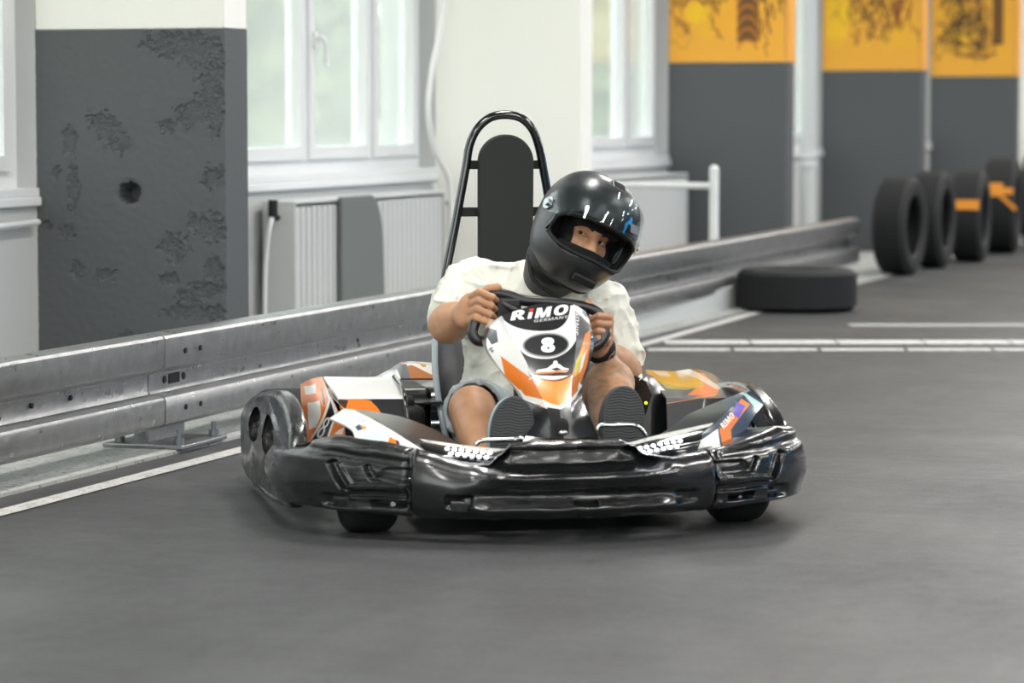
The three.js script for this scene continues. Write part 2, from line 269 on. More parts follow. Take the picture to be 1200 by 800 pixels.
function pillar(k, { pitted = false, lower = M.charcoal, upper = M.white, label }) {
  const g = thing('pillar', label, 'pillar', [(WX + PF) / 2, 0, pillarZ(k)]); g.userData.kind = 'structure';
  const h = (PF - WX) / 2;
  if (lower === upper) { part('shaft', metreUV(rbox(-h, h, 0, CEIL, -PW, 0, 0.006, 1)), upper, g); return g; }
  if (!pitted) part('painted_base', metreUV(rbox(-h, h, 0, PAINT, -PW, 0, 0.006, 1)), lower, g);
  else {
    part('painted_base', metreUV(box(-h, h, 0, PAINT, -PW, -0.1)), lower, g);
    const pts = [], nx = 210, ny = 380, spots = [[125, 148, 26, 15, 0.9], [143, 165, 12, 14, 0], [80, 163, 10, 19, 0], [222, 55, 55, 20, 0.2], [246, 85, 16, 40, 0], [232, 128, 36, 16, -0.4], [252, 130, 10, 26, 0], [196, 145, 14, 9, -0.5], [250, 205, 14, 18, 0], [86, 214, 8, 30, 0], [66, 200, 6, 9, 0], [245, 262, 26, 18, 0.3], [205, 285, 18, 18, 0], [76, 268, 12, 10, 0], [52, 262, 12, 6, 0], [122, 318, 16, 8, 0], [236, 335, 34, 12, -0.3], [200, 320, 14, 8, 0], [150, 388, 8, 6, 0], [236, 360, 44, 10, 0], [90, 312, 9, 12, 0], [252, 312, 12, 18, 0]];
    const toPx = (x, y) => [40 + (x + h) / (2 * h) * 222 + (1.33 - y) * 4, 33 + (PAINT - y) / PAINT * 437];
    for (let j = 0; j <= ny; j++) { const row = []; for (let i = 0; i <= nx; i++) {
      const x = -h + i / nx * 2 * h, y = j / ny * PAINT, [px, py] = toPx(x, y); let m = 0;
      for (const [cx, cy, a, b, r] of spots) { const dx = px - cx, dy = py - cy, c = Math.cos(r), s = Math.sin(r), u = (dx * c + dy * s) / a, v = (-dx * s + dy * c) / b; m = Math.max(m, 1.25 - Math.hypot(u, v)); }
      const no = n3(px * 0.09, py * 0.09, 1) * 0.45 + n3(px * 0.25, py * 0.25, 4) * 0.3;
      let d = sstep(0.12, 0.32, m * 0.8 + no * 0.75 - 0.1) * (m > 0 ? 1 : 0) * (0.0035 + 0.005 * Math.abs(n3(px * 0.3, py * 0.3, 9)) + 0.001 * n3(px * 0.8, py * 0.8, 2));
      const hr = Math.hypot(px - 152, (py - 222)) + 1.5 * n3(px * 0.2, py * 0.2, 7);
      d = Math.max(d, 0.085 * (1 - sstep(9, 14, hr)), 0.004 * (1 - sstep(12, 18, hr)));
      const edge = Math.min(i, nx - i) < 2 || false; if (edge) d += 0.004 * Math.max(0, n3(px, py * 0.12, 3));
      row.push(V(x, y, 0.0008 * n3(x * 30, y * 30, 5) - d));
    } pts.push(row); }
    const all = pts.map((r) => [V(r[0].x, r[0].y, -0.1), ...r, V(r[nx].x, r[nx].y, -0.1)]);
    const top = all[ny].map((p) => V(p.x, p.y, -0.1));
    const face = sheet([...all, top].reverse(), { su: false, sv: false }); part('chipped_plaster', metreUV(toCreasedNormals(face, 0.6)), lower, g, 'chipped charcoal plaster face with a round drilled hole');
  }
  part('upper_shaft', metreUV(rbox(-h, h, PAINT, CEIL, -PW, 0, 0.006, 1)), upper, g);
  return g;
}
for (let k = -3; k <= 6; k++) {
  const art = k >= 2 && k <= 4;
  pillar(k, {
    pitted: k === 0, lower: k === 1 || k === 5 ? M.white : M.charcoal,
    label: k === 0 ? 'chipped charcoal pillar with a round hole and white upper shaft' : k === 1 ? 'all white pillar behind the kart headrest' : art ? ['charcoal pillar under the orange banner with the tyre drawing', 'charcoal pillar beside the round pipe and behind the first upright tyre', 'farthest charcoal pillar behind the strapped tyres'][k - 2] : k === 5 ? 'all white pillar past the farthest orange banner' : k === 6 ? 'charcoal pillar at the far end of the hall' : ['charcoal pillar nearest the near end wall', 'charcoal pillar second from the near end wall', 'charcoal pillar third from the near end wall'][k + 3],
  });
  if (art) {
    const w = PF - WX - 0.012, m = std({ map: arts[k - 2], roughness: 0.55 });
    const b = thing('pillar_banner', ['orange banner with brush drawn tyre tread and wheel', 'orange banner with dark smudged figures and a yellow block', 'orange banner with dense dark striped drawing'][k - 2], 'banner', [(WX + PF) / 2, PAINT, pillarZ(k) + 0.006]);
    const sh = box(-w / 2, w / 2, 0.004, 1.48, -0.003, 0.003); part('printed_sheet', sh, m, b);
    const ed = std({ color: 0xf1a62e, roughness: 0.55 });
    const side = box(w / 2 + 0.006, w / 2 + 0.012, 0.004, 1.48, -PW, 0.003); part('wrapped_edge', side, ed, b);
  }
}
// windows
const BAR = 0.07;
let windowNo = 0;
function bayWindow(k, seams, handleAt) { // seams: z offsets of mullions measured from the near pillar
  const zA = pillarZ(k) - PW, zB = pillarZ(k + 1), w = thing('window', 'x', 'window', [WX, SILL, zA]); windowNo++;
  w.name = `window_${windowNo}`; w.userData = { kind: 'structure', category: 'window', label: `white framed window bay` };
  const L = zA - zB, X0 = -0.16, X1 = -0.08, H = HEAD - SILL;
  part('frame', [box(X0, X1, 0, BAR, -L, 0), box(X0, X1, H - BAR, H, -L, 0), box(X0, X1, BAR, H - BAR, -BAR, 0), box(X0, X1, BAR, H - BAR, -L, -L + BAR)], M.pvc, w);
  const cuts = [0.0, ...seams, L];
  for (let i = 0; i < cuts.length - 1; i++) {
    const a = -cuts[i] - (i ? 0.02 : BAR), b = -cuts[i + 1] + (i < cuts.length - 2 ? 0.02 : BAR);
    if (i) part('mullion', rbox(X0, X1, BAR, H - BAR, -cuts[i] - 0.02, -cuts[i] + 0.02, 0.004, 1), M.pvc, w);
    const S = 0.055, x0 = X1 - 0.045, x1 = X1 + 0.02;
    part('sash', [box(x0, x1, BAR, BAR + S, b, a), box(x0, x1, H - BAR - S, H - BAR, b, a), box(x0, x1, BAR + S, H - BAR - S, a - S, a), box(x0, x1, BAR + S, H - BAR - S, b, b + S)], M.pvc, w);
    part('pane', box(-0.106, -0.102, BAR + S - 0.01, H - BAR - S + 0.01, b + S - 0.01, a - S + 0.01), M.glass, w);
  }
  part('sill', rbox(-0.03, 0.022, -0.055, -0.02, -L, 0, 0.008, 2), M.pvc, w);
  part('sill_rail', rbox(-0.08, 0.012, -0.02, 0.01, -L, 0, 0.004, 1), M.pvc, w);
  if (handleAt) { const h = part('handle', [rbox(-0.062, -0.045, 0.56, 0.63, -handleAt - 0.014, -handleAt + 0.014, 0.004, 1), tube([V(-0.05, 0.6, -handleAt), V(-0.012, 0.6, -handleAt), V(-0.006, 0.585, -handleAt), V(-0.004, 0.53, -handleAt - 0.012), V(-0.006, 0.48, -handleAt - 0.014)], 0.010, 14, 8)], M.pvc, w, 'white lever handle'); }
  return w;
}
const winLabels = ['', 'window bay first from the near end wall', 'window bay second from the near end wall', 'window bay left of the chipped charcoal pillar', 'window bay with a lever handle between chipped pillar and white pillar', 'window bay between white pillar and tyre drawing banner', 'window bay between tyre drawing banner and smudged figure banner', 'narrow seen window bay between the two farthest banners', 'window bay past the farthest orange banner', 'last window bay at the far end'];
for (let k = -3; k <= 5; k++) { const w = bayWindow(k, [1.05, 2.41, 3.17], k === 0 ? 2.475 : 0); w.userData.label = winLabels[k + 4]; }
for (let i = 0; i < 4; i++) { // wide windows in the near end wall
  const x0 = [-4.6, -1.3, 2.0, 5.3][i], L = [3.1, 3.1, 3.1, 3.3][i], w = thing('window', 'wide white framed window in the near end wall', 'window', [x0, 0.9, 3.3]); windowNo++; w.name = `window_${windowNo}`; w.userData = { kind: 'structure', category: 'window', label: 'wide white framed window in the near end wall', group: 'windows of the near end wall' };
  part('frame', [box(0, L, 0, 0.07, -0.04, 0.04), box(0, L, 2.13, 2.2, -0.04, 0.04), box(0, 0.07, 0.07, 2.13, -0.04, 0.04), box(L - 0.07, L, 0.07, 2.13, -0.04, 0.04)], M.pvc, w); part('mullion', box(L / 2 - 0.04, L / 2 + 0.04, 0.07, 2.13, -0.04, 0.04), M.pvc, w);
  part('pane', box(0.07, L / 2 - 0.04, 0.07, 2.13, -0.003, 0.003), M.clearGlass, w); part('pane', box(L / 2 + 0.04, L - 0.07, 0.07, 2.13, -0.003, 0.003), M.clearGlass, w);
}

// ceiling lamps: glowing panel and an area light of its size under it
{
  const frameM = std({ color: 0xd9dbdb, roughness: 0.5 }), glowM = std({ color: 0xffffff, emissive: 0xfffcf8, emissiveIntensity: LAMP.glow, roughness: 0.6 });
  const fg = mergeGeometries([box(-0.21, 0.21, -0.07, 0, -0.66, -0.63), box(-0.21, 0.21, -0.07, 0, 0.63, 0.66), box(-0.21, -0.18, -0.07, 0, -0.63, 0.63), box(0.18, 0.21, -0.07, 0, -0.63, 0.63)]);
  const dg = box(-0.18, 0.18, -0.06, -0.04, -0.63, 0.63);
  LAMP.xs.forEach((x, i) => { for (let k = 0; k < LAMP.n; k++) {
    const l = thing('ceiling_lamp', 'long white panel lamp set into the ceiling', 'lamp', [x, CEIL, LAMP.z0 + LAMP.dz * k], 0, 'ceiling panel lamps in rows');
    part('frame', fg, frameM, l); part('diffuser', dg, glowM, l);
    const r = new THREE.RectAreaLight(0xfffcf8, LAMP.power, 0.36, 1.26); r.position.set(0, -0.075, 0); r.rotation.x = -Math.PI / 2; r.castShadow = true; l.add(r);
  } });
}
// blue lit panel on the wall opposite the windows
{
  const g = thing('wall_light_panel', 'blue glowing panel on the wall opposite the windows', 'light panel', [9.18, 1.7, -13.2]);
  part('frame', [box(-0.06, 0, -0.9, 0.9, -3.0, -2.94), box(-0.06, 0, -0.9, 0.9, 2.94, 3.0), box(-0.06, 0, -0.9, -0.84, -2.94, 2.94), box(-0.06, 0, 0.84, 0.9, -2.94, 2.94)], M.matteBlack, g);
  part('glowing_face', box(-0.05, -0.02, -0.84, 0.84, -2.94, 2.94), std({ color: 0x10203a, emissive: 0x2a8fd0, emissiveIntensity: 2.6 }), g);
  const r = new THREE.RectAreaLight(0x2a8fd0, 3, 5.8, 1.66); r.position.set(-0.06, 0, 0); r.rotation.y = Math.PI / 2; r.castShadow = true; g.add(r);
}

// ------------------------------------------------------------------ guardrail
{
  const g = thing('guardrail', 'long galvanised corrugated guardrail bolted along the track edge', 'guardrail', [-3.985, 0, -8.5], 0.016);
  const prof = [[-0.062, 0.36], [-0.056, 0.37], [-0.012, 0.3665], [-0.003, 0.363], [0.002, 0.356], [0.003, 0.346], [0.003, 0.28], [0, 0.272], [-0.012, 0.266], [-0.05, 0.25], [-0.054, 0.244], [-0.055, 0.198], [-0.048, 0.184], [-0.01, 0.1795], [-0.001, 0.176], [0.003, 0.168], [0.003, 0.108], [0, 0.099], [-0.012, 0.09], [-0.058, 0.082]];
  const beam = (z0, z1, dx) => { const r = (z) => prof.map(([x, y]) => V(x + dx, y, z)); const gm = sheet([r(z0), r((z0 + z1) / 2), r(z1)], { sv: false, thick: 0.003, crease: 0.5 }); return metreUV(gm); };
  const joints = [5.5, 1.35, 0.07, -4.2, -8.5, -9.1].map((v) => v);
  part('rail_panel', beam(5.4, 0.02, 0), M.zinc, g); part('rail_panel', beam(0.34, -4.1, 0.0035), M.zinc, g); part('rail_panel', beam(-3.8, -9.9, 0), M.zinc, g);
  const bolt = (y, z, dx, mat, r = 0.009) => { const b = disc(V(dx, y, z), V(1, 0, 0), r, 0.01, 8); part('bolt', b, mat, g); };
  for (const zc of [0.18, -3.95]) for (const dz of [-0.09, 0.02]) { bolt(0.312, zc + dz, 0.008, M.darkBolt); bolt(0.138, zc + dz, 0.008, M.darkBolt); }
  for (const zc of [0.18, -3.95]) { // splice slot and plates in the valley
    part('splice_slot', rbox(-0.057, -0.045, 0.207, 0.238, zc - 0.06, zc + 0.02, 0.002, 1), M.matteBlack, g); bolt(0.223, zc + 0.05, -0.05, M.darkBolt, 0.012); bolt(0.223, zc - 0.09, -0.05, M.darkBolt, 0.012);
  }
  for (const z of [1.68, 1.1, 0.86, -1.4, -2.1, -3.1, -5.6, -6.4]) bolt(0.224, z, -0.05, z === 1.68 || z === -2.1 ? M.bolt : M.darkBolt, 0.008);
  for (const z of [3.9, 0.1, -4.0, -8.2]) {
    const p = part('post', [box(-0.13, -0.122, 0.012, 0.35, z - 0.05, z + 0.05), box(-0.19, -0.13, 0.012, 0.35, z + 0.042, z + 0.05), box(-0.19, -0.13, 0.012, 0.35, z - 0.05, z - 0.042), box(-0.12, -0.056, 0.19, 0.26, z - 0.03, z + 0.03)].map(metreUV), M.zinc, g);
    part('base_plate', metreUV(rbox(-0.24, 0.03, 0.012, 0.024, z - 0.17, z + 0.17, 0.003, 1)), M.zinc, g);
    for (const [dx, dz] of [[-0.2, -0.13], [-0.2, 0.13], [0, -0.13], [0, 0.13]]) part('anchor_bolt', [disc(V(dx, 0.045, z + dz), V(0, 1, 0), 0.008, 0.05, 8), disc(V(dx, 0.034, z + dz), V(0, 1, 0), 0.016, 0.018, 6)], M.bolt, g);
    part('brace', metreUV(box(-0.115, -0.105, 0.012, 0.11, z - 0.14, z + 0.12)), M.zinc, g);
  }
  scene.updateMatrixWorld();
}

// ------------------------------------------------------------------ things along the wall
function radiator(z0, len, label) {
  const g = thing('radiator', label, 'radiator', [WX + 0.11, 0.14, z0], 0), L = len;
  const ribs = []; const n = Math.round(L / 0.06);
  part('end_panel', rbox(-0.075, 0.075, 0, 0.53, -0.012, 0, 0.005, 1), M.radiator, g); part('end_panel', rbox(-0.075, 0.075, 0, 0.53, -L, -L + 0.012, 0.005, 1), M.radiator, g);
  part('top_grille', rbox(-0.075, 0.075, 0.515, 0.53, -L + 0.012, -0.012, 0.004, 1), M.radiator, g);
  part('back_panel', box(-0.07, -0.06, 0.02, 0.515, -L + 0.012, -0.012), M.radiator, g);
  for (let k = 0; k < n; k++) { const z = -0.03 - k * (L - 0.05) / n; part('rib', rbox(0.03, 0.07, 0.02, 0.505, z - 0.036, z, 0.012, 2), M.radiator, g); }
  for (const z of [-0.15, -L + 0.15]) part('foot', box(-0.05, 0.05, -0.128, 0.005, z - 0.02, z + 0.02), M.radiator, g);
  const v = part('valve', [rod(V(0.0, 0.46, 0.012), V(0, 0.46, 0.07), 0.012), disc(V(0, 0.5, 0.06), V(0, 1, 0), 0.02, 0.07)], M.matteBlack, g, 'black valve knob');
  part('feed_pipe', tube([V(0, 0.46, 0.07), V(0, 0.43, 0.09), V(-0.02, 0.3, 0.09), V(-0.03, -0.12, 0.09)], 0.011, 16, 8), M.whitePaint, g);
  return g;
}
radiator(-11.42, 1.78, 'white ribbed radiator under the window with the lever handle');
radiator(-15.75, 1.6, 'white ribbed radiator under the window past the white pillar');
radiator(-6.6, 1.9, 'white ribbed radiator left of the chipped pillar');
radiator(-18.2, 1.3, 'white ribbed radiator under the window between two banners');
{ // grey mat hung against the radiator
  const s = new THREE.Shape(); s.moveTo(0, 0); s.lineTo(0, 0.54); s.lineTo(0.34, 0.54); s.quadraticCurveTo(0.46, 0.5, 0.47, 0.3); s.lineTo(0.49, 0); s.closePath();
  const g = new THREE.ExtrudeGeometry(s, { depth: 0.012, bevelEnabled: true, bevelSize: 0.004, bevelThickness: 0.004, bevelSegments: 2, curveSegments: 16 }); g.rotateY(Math.PI / 2);
  single('floor_mat', g, M.greyMat, 'dark grey mat with a rounded corner leaning on the radiator', 'mat', [WX + 0.195, 0.13, -11.87]);
  const u = new THREE.Shape(); u.moveTo(0, 0); u.lineTo(0, 0.58); u.quadraticCurveTo(0.0, 0.63, 0.05, 0.63); u.lineTo(0.42, 0.63); u.lineTo(0.42, 0); u.closePath();
  const pg = new THREE.ExtrudeGeometry(u, { depth: 0.02, bevelEnabled: true, bevelSize: 0.004, bevelThickness: 0.004, bevelSegments: 2 }); pg.rotateY(Math.PI / 2);
  single('white_board', pg, M.whitePaint, 'plain white board leaning under the window beside the chipped pillar', 'board', [WX + 0.03, 0.012, -10.4]);
  single('dark_board', (() => { const b = rbox(-0.012, 0.012, 0, 0.62, -0.22, 0.22, 0.006, 2); return b; })(), M.matteBlack, 'narrow black board standing at the radiator end', 'board', [WX + 0.012, 0.012, -11.06]);
}
{ // heating pipe with shut-off valve
  const g = thing('heating_pipe', 'thin white heating pipe with a shut off valve by the white pillar', 'pipe', [WX + 0.04, 0, -13.42]);
  part('riser', rod(V(0, 0.012, 0), V(0, 0.7, 0), 0.012), M.whitePaint, g); part('branch', rod(V(0, 0.6, -0.1), V(0, 0.6, 0.02), 0.011), M.whitePaint, g);
  part('valve_body', [capRod(V(0, 0.56, 0), V(0, 0.64, 0), 0.022), rod(V(0, 0.6, 0), V(0.06, 0.6, 0), 0.01)], M.bolt, g); part('valve_lever', rbox(0.05, 0.07, 0.59, 0.61, -0.08, 0.02, 0.004, 1), M.bolt, g);
}
{ const g = thing('wall_pipe', 'horizontal pipe with a dark coupling left of the chipped pillar', 'pipe', [WX + 0.03, 0.62, -8.9]);
  part('pipe', rod(V(0, 0, 0.9), V(0, 0.03, -0.58), 0.011), M.whitePaint, g); part('coupling', capRod(V(0, 0.02, 0.22), V(0, 0.06, 0.22), 0.03), M.matteBlack, g); }
single('hanging_cable', tube([V(0, 2.6, 0.12), V(0, 1.56, 0.03), V(0, 1.2, 0.2), V(0.0, 1.04, 0.235), V(0, 0.86, 0.15), V(0.01, 0.7, -0.02), V(0.02, 0.45, -0.03)], 0.014, 48, 8), M.cable, 'loose white cable hanging beside the window next to white pillar', 'cable', [-4.98, 0, -13.27]);
{ // round down pipe with collars
  const g = thing('down_pipe', 'round pale down pipe with collars before the second banner', 'pipe', [-4.86, 0, -20.0]);
  part('pipe', rod(V(0, 0, 0), V(0, CEIL - 0.01, 0), 0.055, 20), std({ color: 0xc9cdcd, roughness: 0.45 }), g);
  for (const y of [0.72, 0.66, 2.2]) part('collar', rod(V(0, y, 0), V(0, y + 0.03, 0), 0.066, 20), std({ color: 0xd9dcdc, roughness: 0.45 }), g);
}
{ // white tubular barrier frame behind the rail
  const g = thing('tube_barrier', 'white tubular barrier frame standing behind the guardrail', 'barrier', [-4.24, 0, -15.35]);
  part('post', capRod(V(0, 0.03, 0), V(0, 0.73, 0), 0.026, 14), M.whitePaint, g); part('crossbar', rod(V(0, 0.645, 0), V(-0.62, 0.645, 0.05), 0.018), M.whitePaint, g); part('post', capRod(V(-0.62, 0.03, 0.05), V(-0.62, 0.68, 0.05), 0.024, 14), M.whitePaint, g);
  part('foot', box(-0.1, 0.1, 0, 0.016, -0.06, 0.06), M.whitePaint, g);
}
// tyres
const tyreGeo = (() => {
  const R = 0.315, w = 0.105, p = [[0.19, -w * 0.8], [0.2, -w * 0.95], [0.25, -w * 1.06], [0.285, -w], [0.303, -w * 0.86]];
  for (let k = -3; k <= 3; k++) { const c = k * 0.024; p.push([R, c - 0.010], [R, c + 0.008], [R - 0.008, c + 0.009], [R - 0.008, c + 0.013]); }
  p.push([0.303, w * 0.86], [0.285, w], [0.25, w * 1.06], [0.2, w * 0.95], [0.19, w * 0.8], [0.2, w * 0.7], [0.26, w * 0.8], [0.28, w * 0.5], [0.285, 0], [0.28, -w * 0.5], [0.26, -w * 0.8], [0.2, -w * 0.7], [0.19, -w * 0.8]);
  return toCreasedNormals(new THREE.LatheGeometry(p.map(([r, y]) => new THREE.Vector2(r, y)), 56), 0.5);
})();
function looseTyre(pos, turn, lying, label, s = 1) {
  const m = single('loose_tyre', tyreGeo.clone(), M.rubber, label, 'tyre', pos);
  m.geometry.scale(s, s, s); if (!lying) { m.geometry.rotateZ(Math.PI / 2); m.position.y += 0.315 * s; m.rotation.y = turn; } else m.position.y += 0.112 * s * (lying === 1 ? 1 : 1);
  return m;
}
looseTyre([-3.76, 0, -15.25], 0, 1, 'black tyre lying flat on the floor beside the guardrail', 1.0);
looseTyre([-3.95, 0, -18.72], -0.06, 0, 'upright black tyre at the end of the guardrail', 0.99);
looseTyre([-3.93, 0, -19.65], 0.0, 0, 'upright black tyre second from the guardrail end', 1.02);
looseTyre([-3.84, 0, -20.55], 0.05, 0, 'upright black tyre wearing a short orange strap', 1.0);
looseTyre([-3.86, 0, -21.9], 0.08, 0, 'upright black tyre held by the crossing orange straps', 1.12);
looseTyre([-3.72, 0, -22.75], 0.08, 0, 'upright black tyre last in the strapped row', 1.15);
looseTyre([-3.35, 0, -23.6], 0, 1, 'black tyre lying flat past the strapped tyres', 1.0);
looseTyre([-3.37, 0.235, -23.62], 0, 1, 'black tyre lying on top of another flat tyre', 1.0);
{ // straps lie on the treads of the upright tyres
  const onTread = (cx, cz, R, y, w, h, rot) => { const yy = y - R, a = Math.asin(clamp(yy / R, -1, 1)), g = rbox(-w / 2, w / 2, -h / 2, h / 2, -0.004, 0.005, 0.003, 1); if (rot) g.rotateZ(rot); g.rotateX(-a); g.translate(cx, y, cz + R * Math.cos(a)); return g; };
  const o1 = [-3.84, 0, -20.55], o2 = [-3.86, 0, -21.9];
  single('lashing_strap', onTread(0.0, 0, 0.315, 0.40, 0.2, 0.07, 0), M.orangeStrap, 'short orange strap across the third upright tyre', 'strap', o1, 0.05);
  const st = thing('lashing_strap', 'orange straps crossing on the larger upright tyre', 'strap', o2, 0.08);
  part('band', onTread(-0.04, 0, 0.353, 0.47, 0.15, 0.1, 0), M.orangeStrap, st); part('band', onTread(0.075, 0.004, 0.353, 0.38, 0.16, 0.03, -0.75), M.orangeStrap, st); part('band', onTread(0.06, 0.002, 0.353, 0.46, 0.1, 0.05, 0), M.orangeStrap, st);
}
// outside: lawn and trees seen through the panes
struct('ground_outside', (() => { const g = new THREE.PlaneGeometry(170, 220); g.rotateX(-Math.PI / 2); g.translate(-40, -0.3, -20); return g; })(), std({ color: 0x76895a, roughness: 1 }), 'green lawn outside the windows', 'lawn');
function tree(x, z, h, r, label) {
  const g = thing('garden_tree', label, 'tree', [x, -0.3, z], 0, 'trees outside the windows');
  part('trunk', tube([V(0, 0, 0), V(0.05, h * 0.3, 0.03), V(-0.04, h * 0.62, 0)], 0.12, 8, 7), std({ color: 0x6a5f52, roughness: 0.95 }), g);
  const cl = []; for (let k = 0; k < 12; k++) { const s = new THREE.IcosahedronGeometry(r * (0.35 + rnd() * 0.25), 4), p = s.attributes.position, o = rnd() * 50; for (let i = 0; i < p.count; i++) { const q = V(p.getX(i), p.getY(i), p.getZ(i)), m = 1 + 0.3 * n3(q.x * 3.5 + o, q.y * 3.5, q.z * 3.5) + 0.14 * n3(q.x * 11, q.y * 11 + o, q.z * 11); p.setXYZ(i, q.x * m, q.y * m, q.z * m); } const a = rnd() * 6.28, d = rnd() * r * 0.7; s.translate(Math.cos(a) * d, h * 0.62 + (rnd() - 0.4) * r * 1.1, Math.sin(a) * d); s.computeVertexNormals(); cl.push(s); }
  part('crown', cl, std({ color: 0x788a60, roughness: 1 }), g);
}
[[-10.5, -23, 3.2, 1.3], [-13, -30, 3.6, 1.5], [-15.5, -33.5, 3.4, 1.3], [-12.5, -38, 4, 1.6], [-11, -17.5, 3.4, 1.2], [-10.2, -35, 3.0, 1.3], [-11, -47, 4.5, 1.9], [-9.5, -42, 4, 1.5], [-12.5, -59, 5, 2.2]].forEach(([x, z, h, r]) => tree(x, z, h, r, 'leafy green garden tree standing outside the windows'));

// ------------------------------------------------------------------ kart: local x = its left side, y up, z forwards
const KA = THREE.MathUtils.degToRad(31), KO = V(-2.385, 0, -7.13);
const kE1 = V(Math.cos(KA), 0, -Math.sin(KA)), kE3 = V(Math.sin(KA), 0, Math.cos(KA));
const camF = V(-Math.sin(YAW) * Math.cos(PITCH), -Math.sin(PITCH), -Math.cos(YAW) * Math.cos(PITCH)), camR = V(Math.cos(YAW), 0, -Math.sin(YAW)), camU = camR.clone().cross(camF);
const sight = (px, py) => camF.clone().addScaledVector(camR, (px - 600) / FOCAL).addScaledVector(camU, -(py - 400) / FOCAL);
const toKart = (p) => { const v = p.clone().sub(KO); return V(v.dot(kE1), v.y, v.dot(kE3)); };
const toWorld = (l) => KO.clone().addScaledVector(kE1, l.x).addScaledVector(kE3, l.z).setY(l.y);
const meet = (px, py, n, c) => { const d = sight(px, py), e = V(0, EYE, 0); return e.clone().addScaledVector(d, (c - e.dot(n)) / d.dot(n)); };
const K = (px, py, z) => toKart(meet(px, py, kE3, z + KO.dot(kE3)));      // photo pixel on the kart's cross plane z
const KX = (px, py, x) => toKart(meet(px, py, kE1, x + KO.dot(kE1)));     // photo pixel on the kart's side plane x
const row = (z, ...p) => p.map(([a, b, dz = 0]) => K(a, b, z + dz));

// printed stickers: drawn in pixels of the photograph, laid flat on the part from its front
function decal(px0, py0, zf, [x0, x1, y0, y1], W, base, draw) {
  const H = Math.round(W * (y1 - y0) / (x1 - x0)), c = document.createElement('canvas'); c.width = W; c.height = H; const x = c.getContext('2d');
  x.fillStyle = base; x.fillRect(0, 0, W, H);
  const q = (a, b) => { const p = K(a, b, zf(a, b)); return [(p.x - x0) / (x1 - x0) * W, (y1 - p.y) / (y1 - y0) * H]; };
  const o = q(px0, py0), u = q(px0 + 20, py0), v = q(px0, py0 + 20);
  const a = (u[0] - o[0]) / 20, b = (u[1] - o[1]) / 20, cc = (v[0] - o[0]) / 20, d = (v[1] - o[1]) / 20;
  x.setTransform(a, b, cc, d, o[0] - a * px0 - cc * py0, o[1] - b * px0 - d * py0);
  draw(x);
  const t = new THREE.CanvasTexture(c); t.colorSpace = THREE.SRGBColorSpace;
  const map = (g) => { const p = g.attributes.position, uv = new Float32Array(p.count * 2); for (let i = 0; i < p.count; i++) { uv[2 * i] = (p.getX(i) - x0) / (x1 - x0); uv[2 * i + 1] = (p.getY(i) - y0) / (y1 - y0); } g.setAttribute('uv', new THREE.BufferAttribute(uv, 2)); return g; };
  return { t, map };
}
const poly = (x, col, pts) => { x.fillStyle = col; x.beginPath(); pts.forEach(([a, b], i) => i ? x.lineTo(a, b) : x.moveTo(a, b)); x.closePath(); x.fill(); };
const stickerMat = (t) => phy({ map: t, roughness: 0.28, clearcoat: 0.8, clearcoatRoughness: 0.12 });
const WHITE = '#f1f0ec', ORANGE = '#ee7d1c', BLACK = '#1b1c1e';

const kart = thing('go_kart', 'black rental go-kart with orange and white stickers and the number eight', 'go-kart', KO.toArray(), KA);
const kp = (name, geo, mat, label) => part(name, geo, mat, kart, label);

// --- front bumper: swept along a bowed plan curve
const planPts = [[-0.69, -0.25], [-0.69, -0.14], [-0.68, -0.04], [-0.64, 0.055], [-0.575, 0.13], [-0.465, 0.215], [-0.365, 0.275], [-0.24, 0.32], [-0.11, 0.345], [-0.02, 0.35], [0.07, 0.345], [0.2, 0.32], [0.31, 0.278], [0.42, 0.23], [0.53, 0.17], [0.6, 0.105], [0.64, 0.02], [0.65, -0.08], [0.65, -0.2]].map(([x, z]) => V(x, 0, z));
const planCurve = new THREE.CatmullRomCurve3(planPts, false, 'centripetal');
const topY = (x) => { const t = [[-0.70, 0.2], [-0.665, 0.222], [-0.63, 0.242], [-0.59, 0.25], [-0.49, 0.243], [-0.38, 0.222], [-0.3, 0.2], [-0.235, 0.196], [-0.21, 0.218], [-0.18, 0.244], [-0.12, 0.252], [0.04, 0.25], [0.095, 0.252], [0.13, 0.236], [0.165, 0.212], [0.25, 0.2], [0.31, 0.204], [0.38, 0.214], [0.5, 0.237], [0.57, 0.253], [0.615, 0.248], [0.65, 0.2], [0.7, 0.16]]; let i = 0; while (i < t.length - 2 && x > t[i + 1][0]) i++; const k = sstep(t[i][0], t[i + 1][0], x); return t[i][1] + (t[i + 1][1] - t[i][1]) * (0.5 * k + 0.5 * clamp((x - t[i][0]) / (t[i + 1][0] - t[i][0]), 0, 1)); };
const botY = (x) => 0.06 + 0.008 * sstep(0.35, 0.68, Math.abs(x));
const rrect = (x, y, cx, cy, w, h, e) => { const dx = Math.max(Math.abs(x - cx) - w, 0), dy = Math.max(Math.abs(y - cy) - h, 0); return 1 - sstep(0, e, Math.hypot(dx, dy)); };
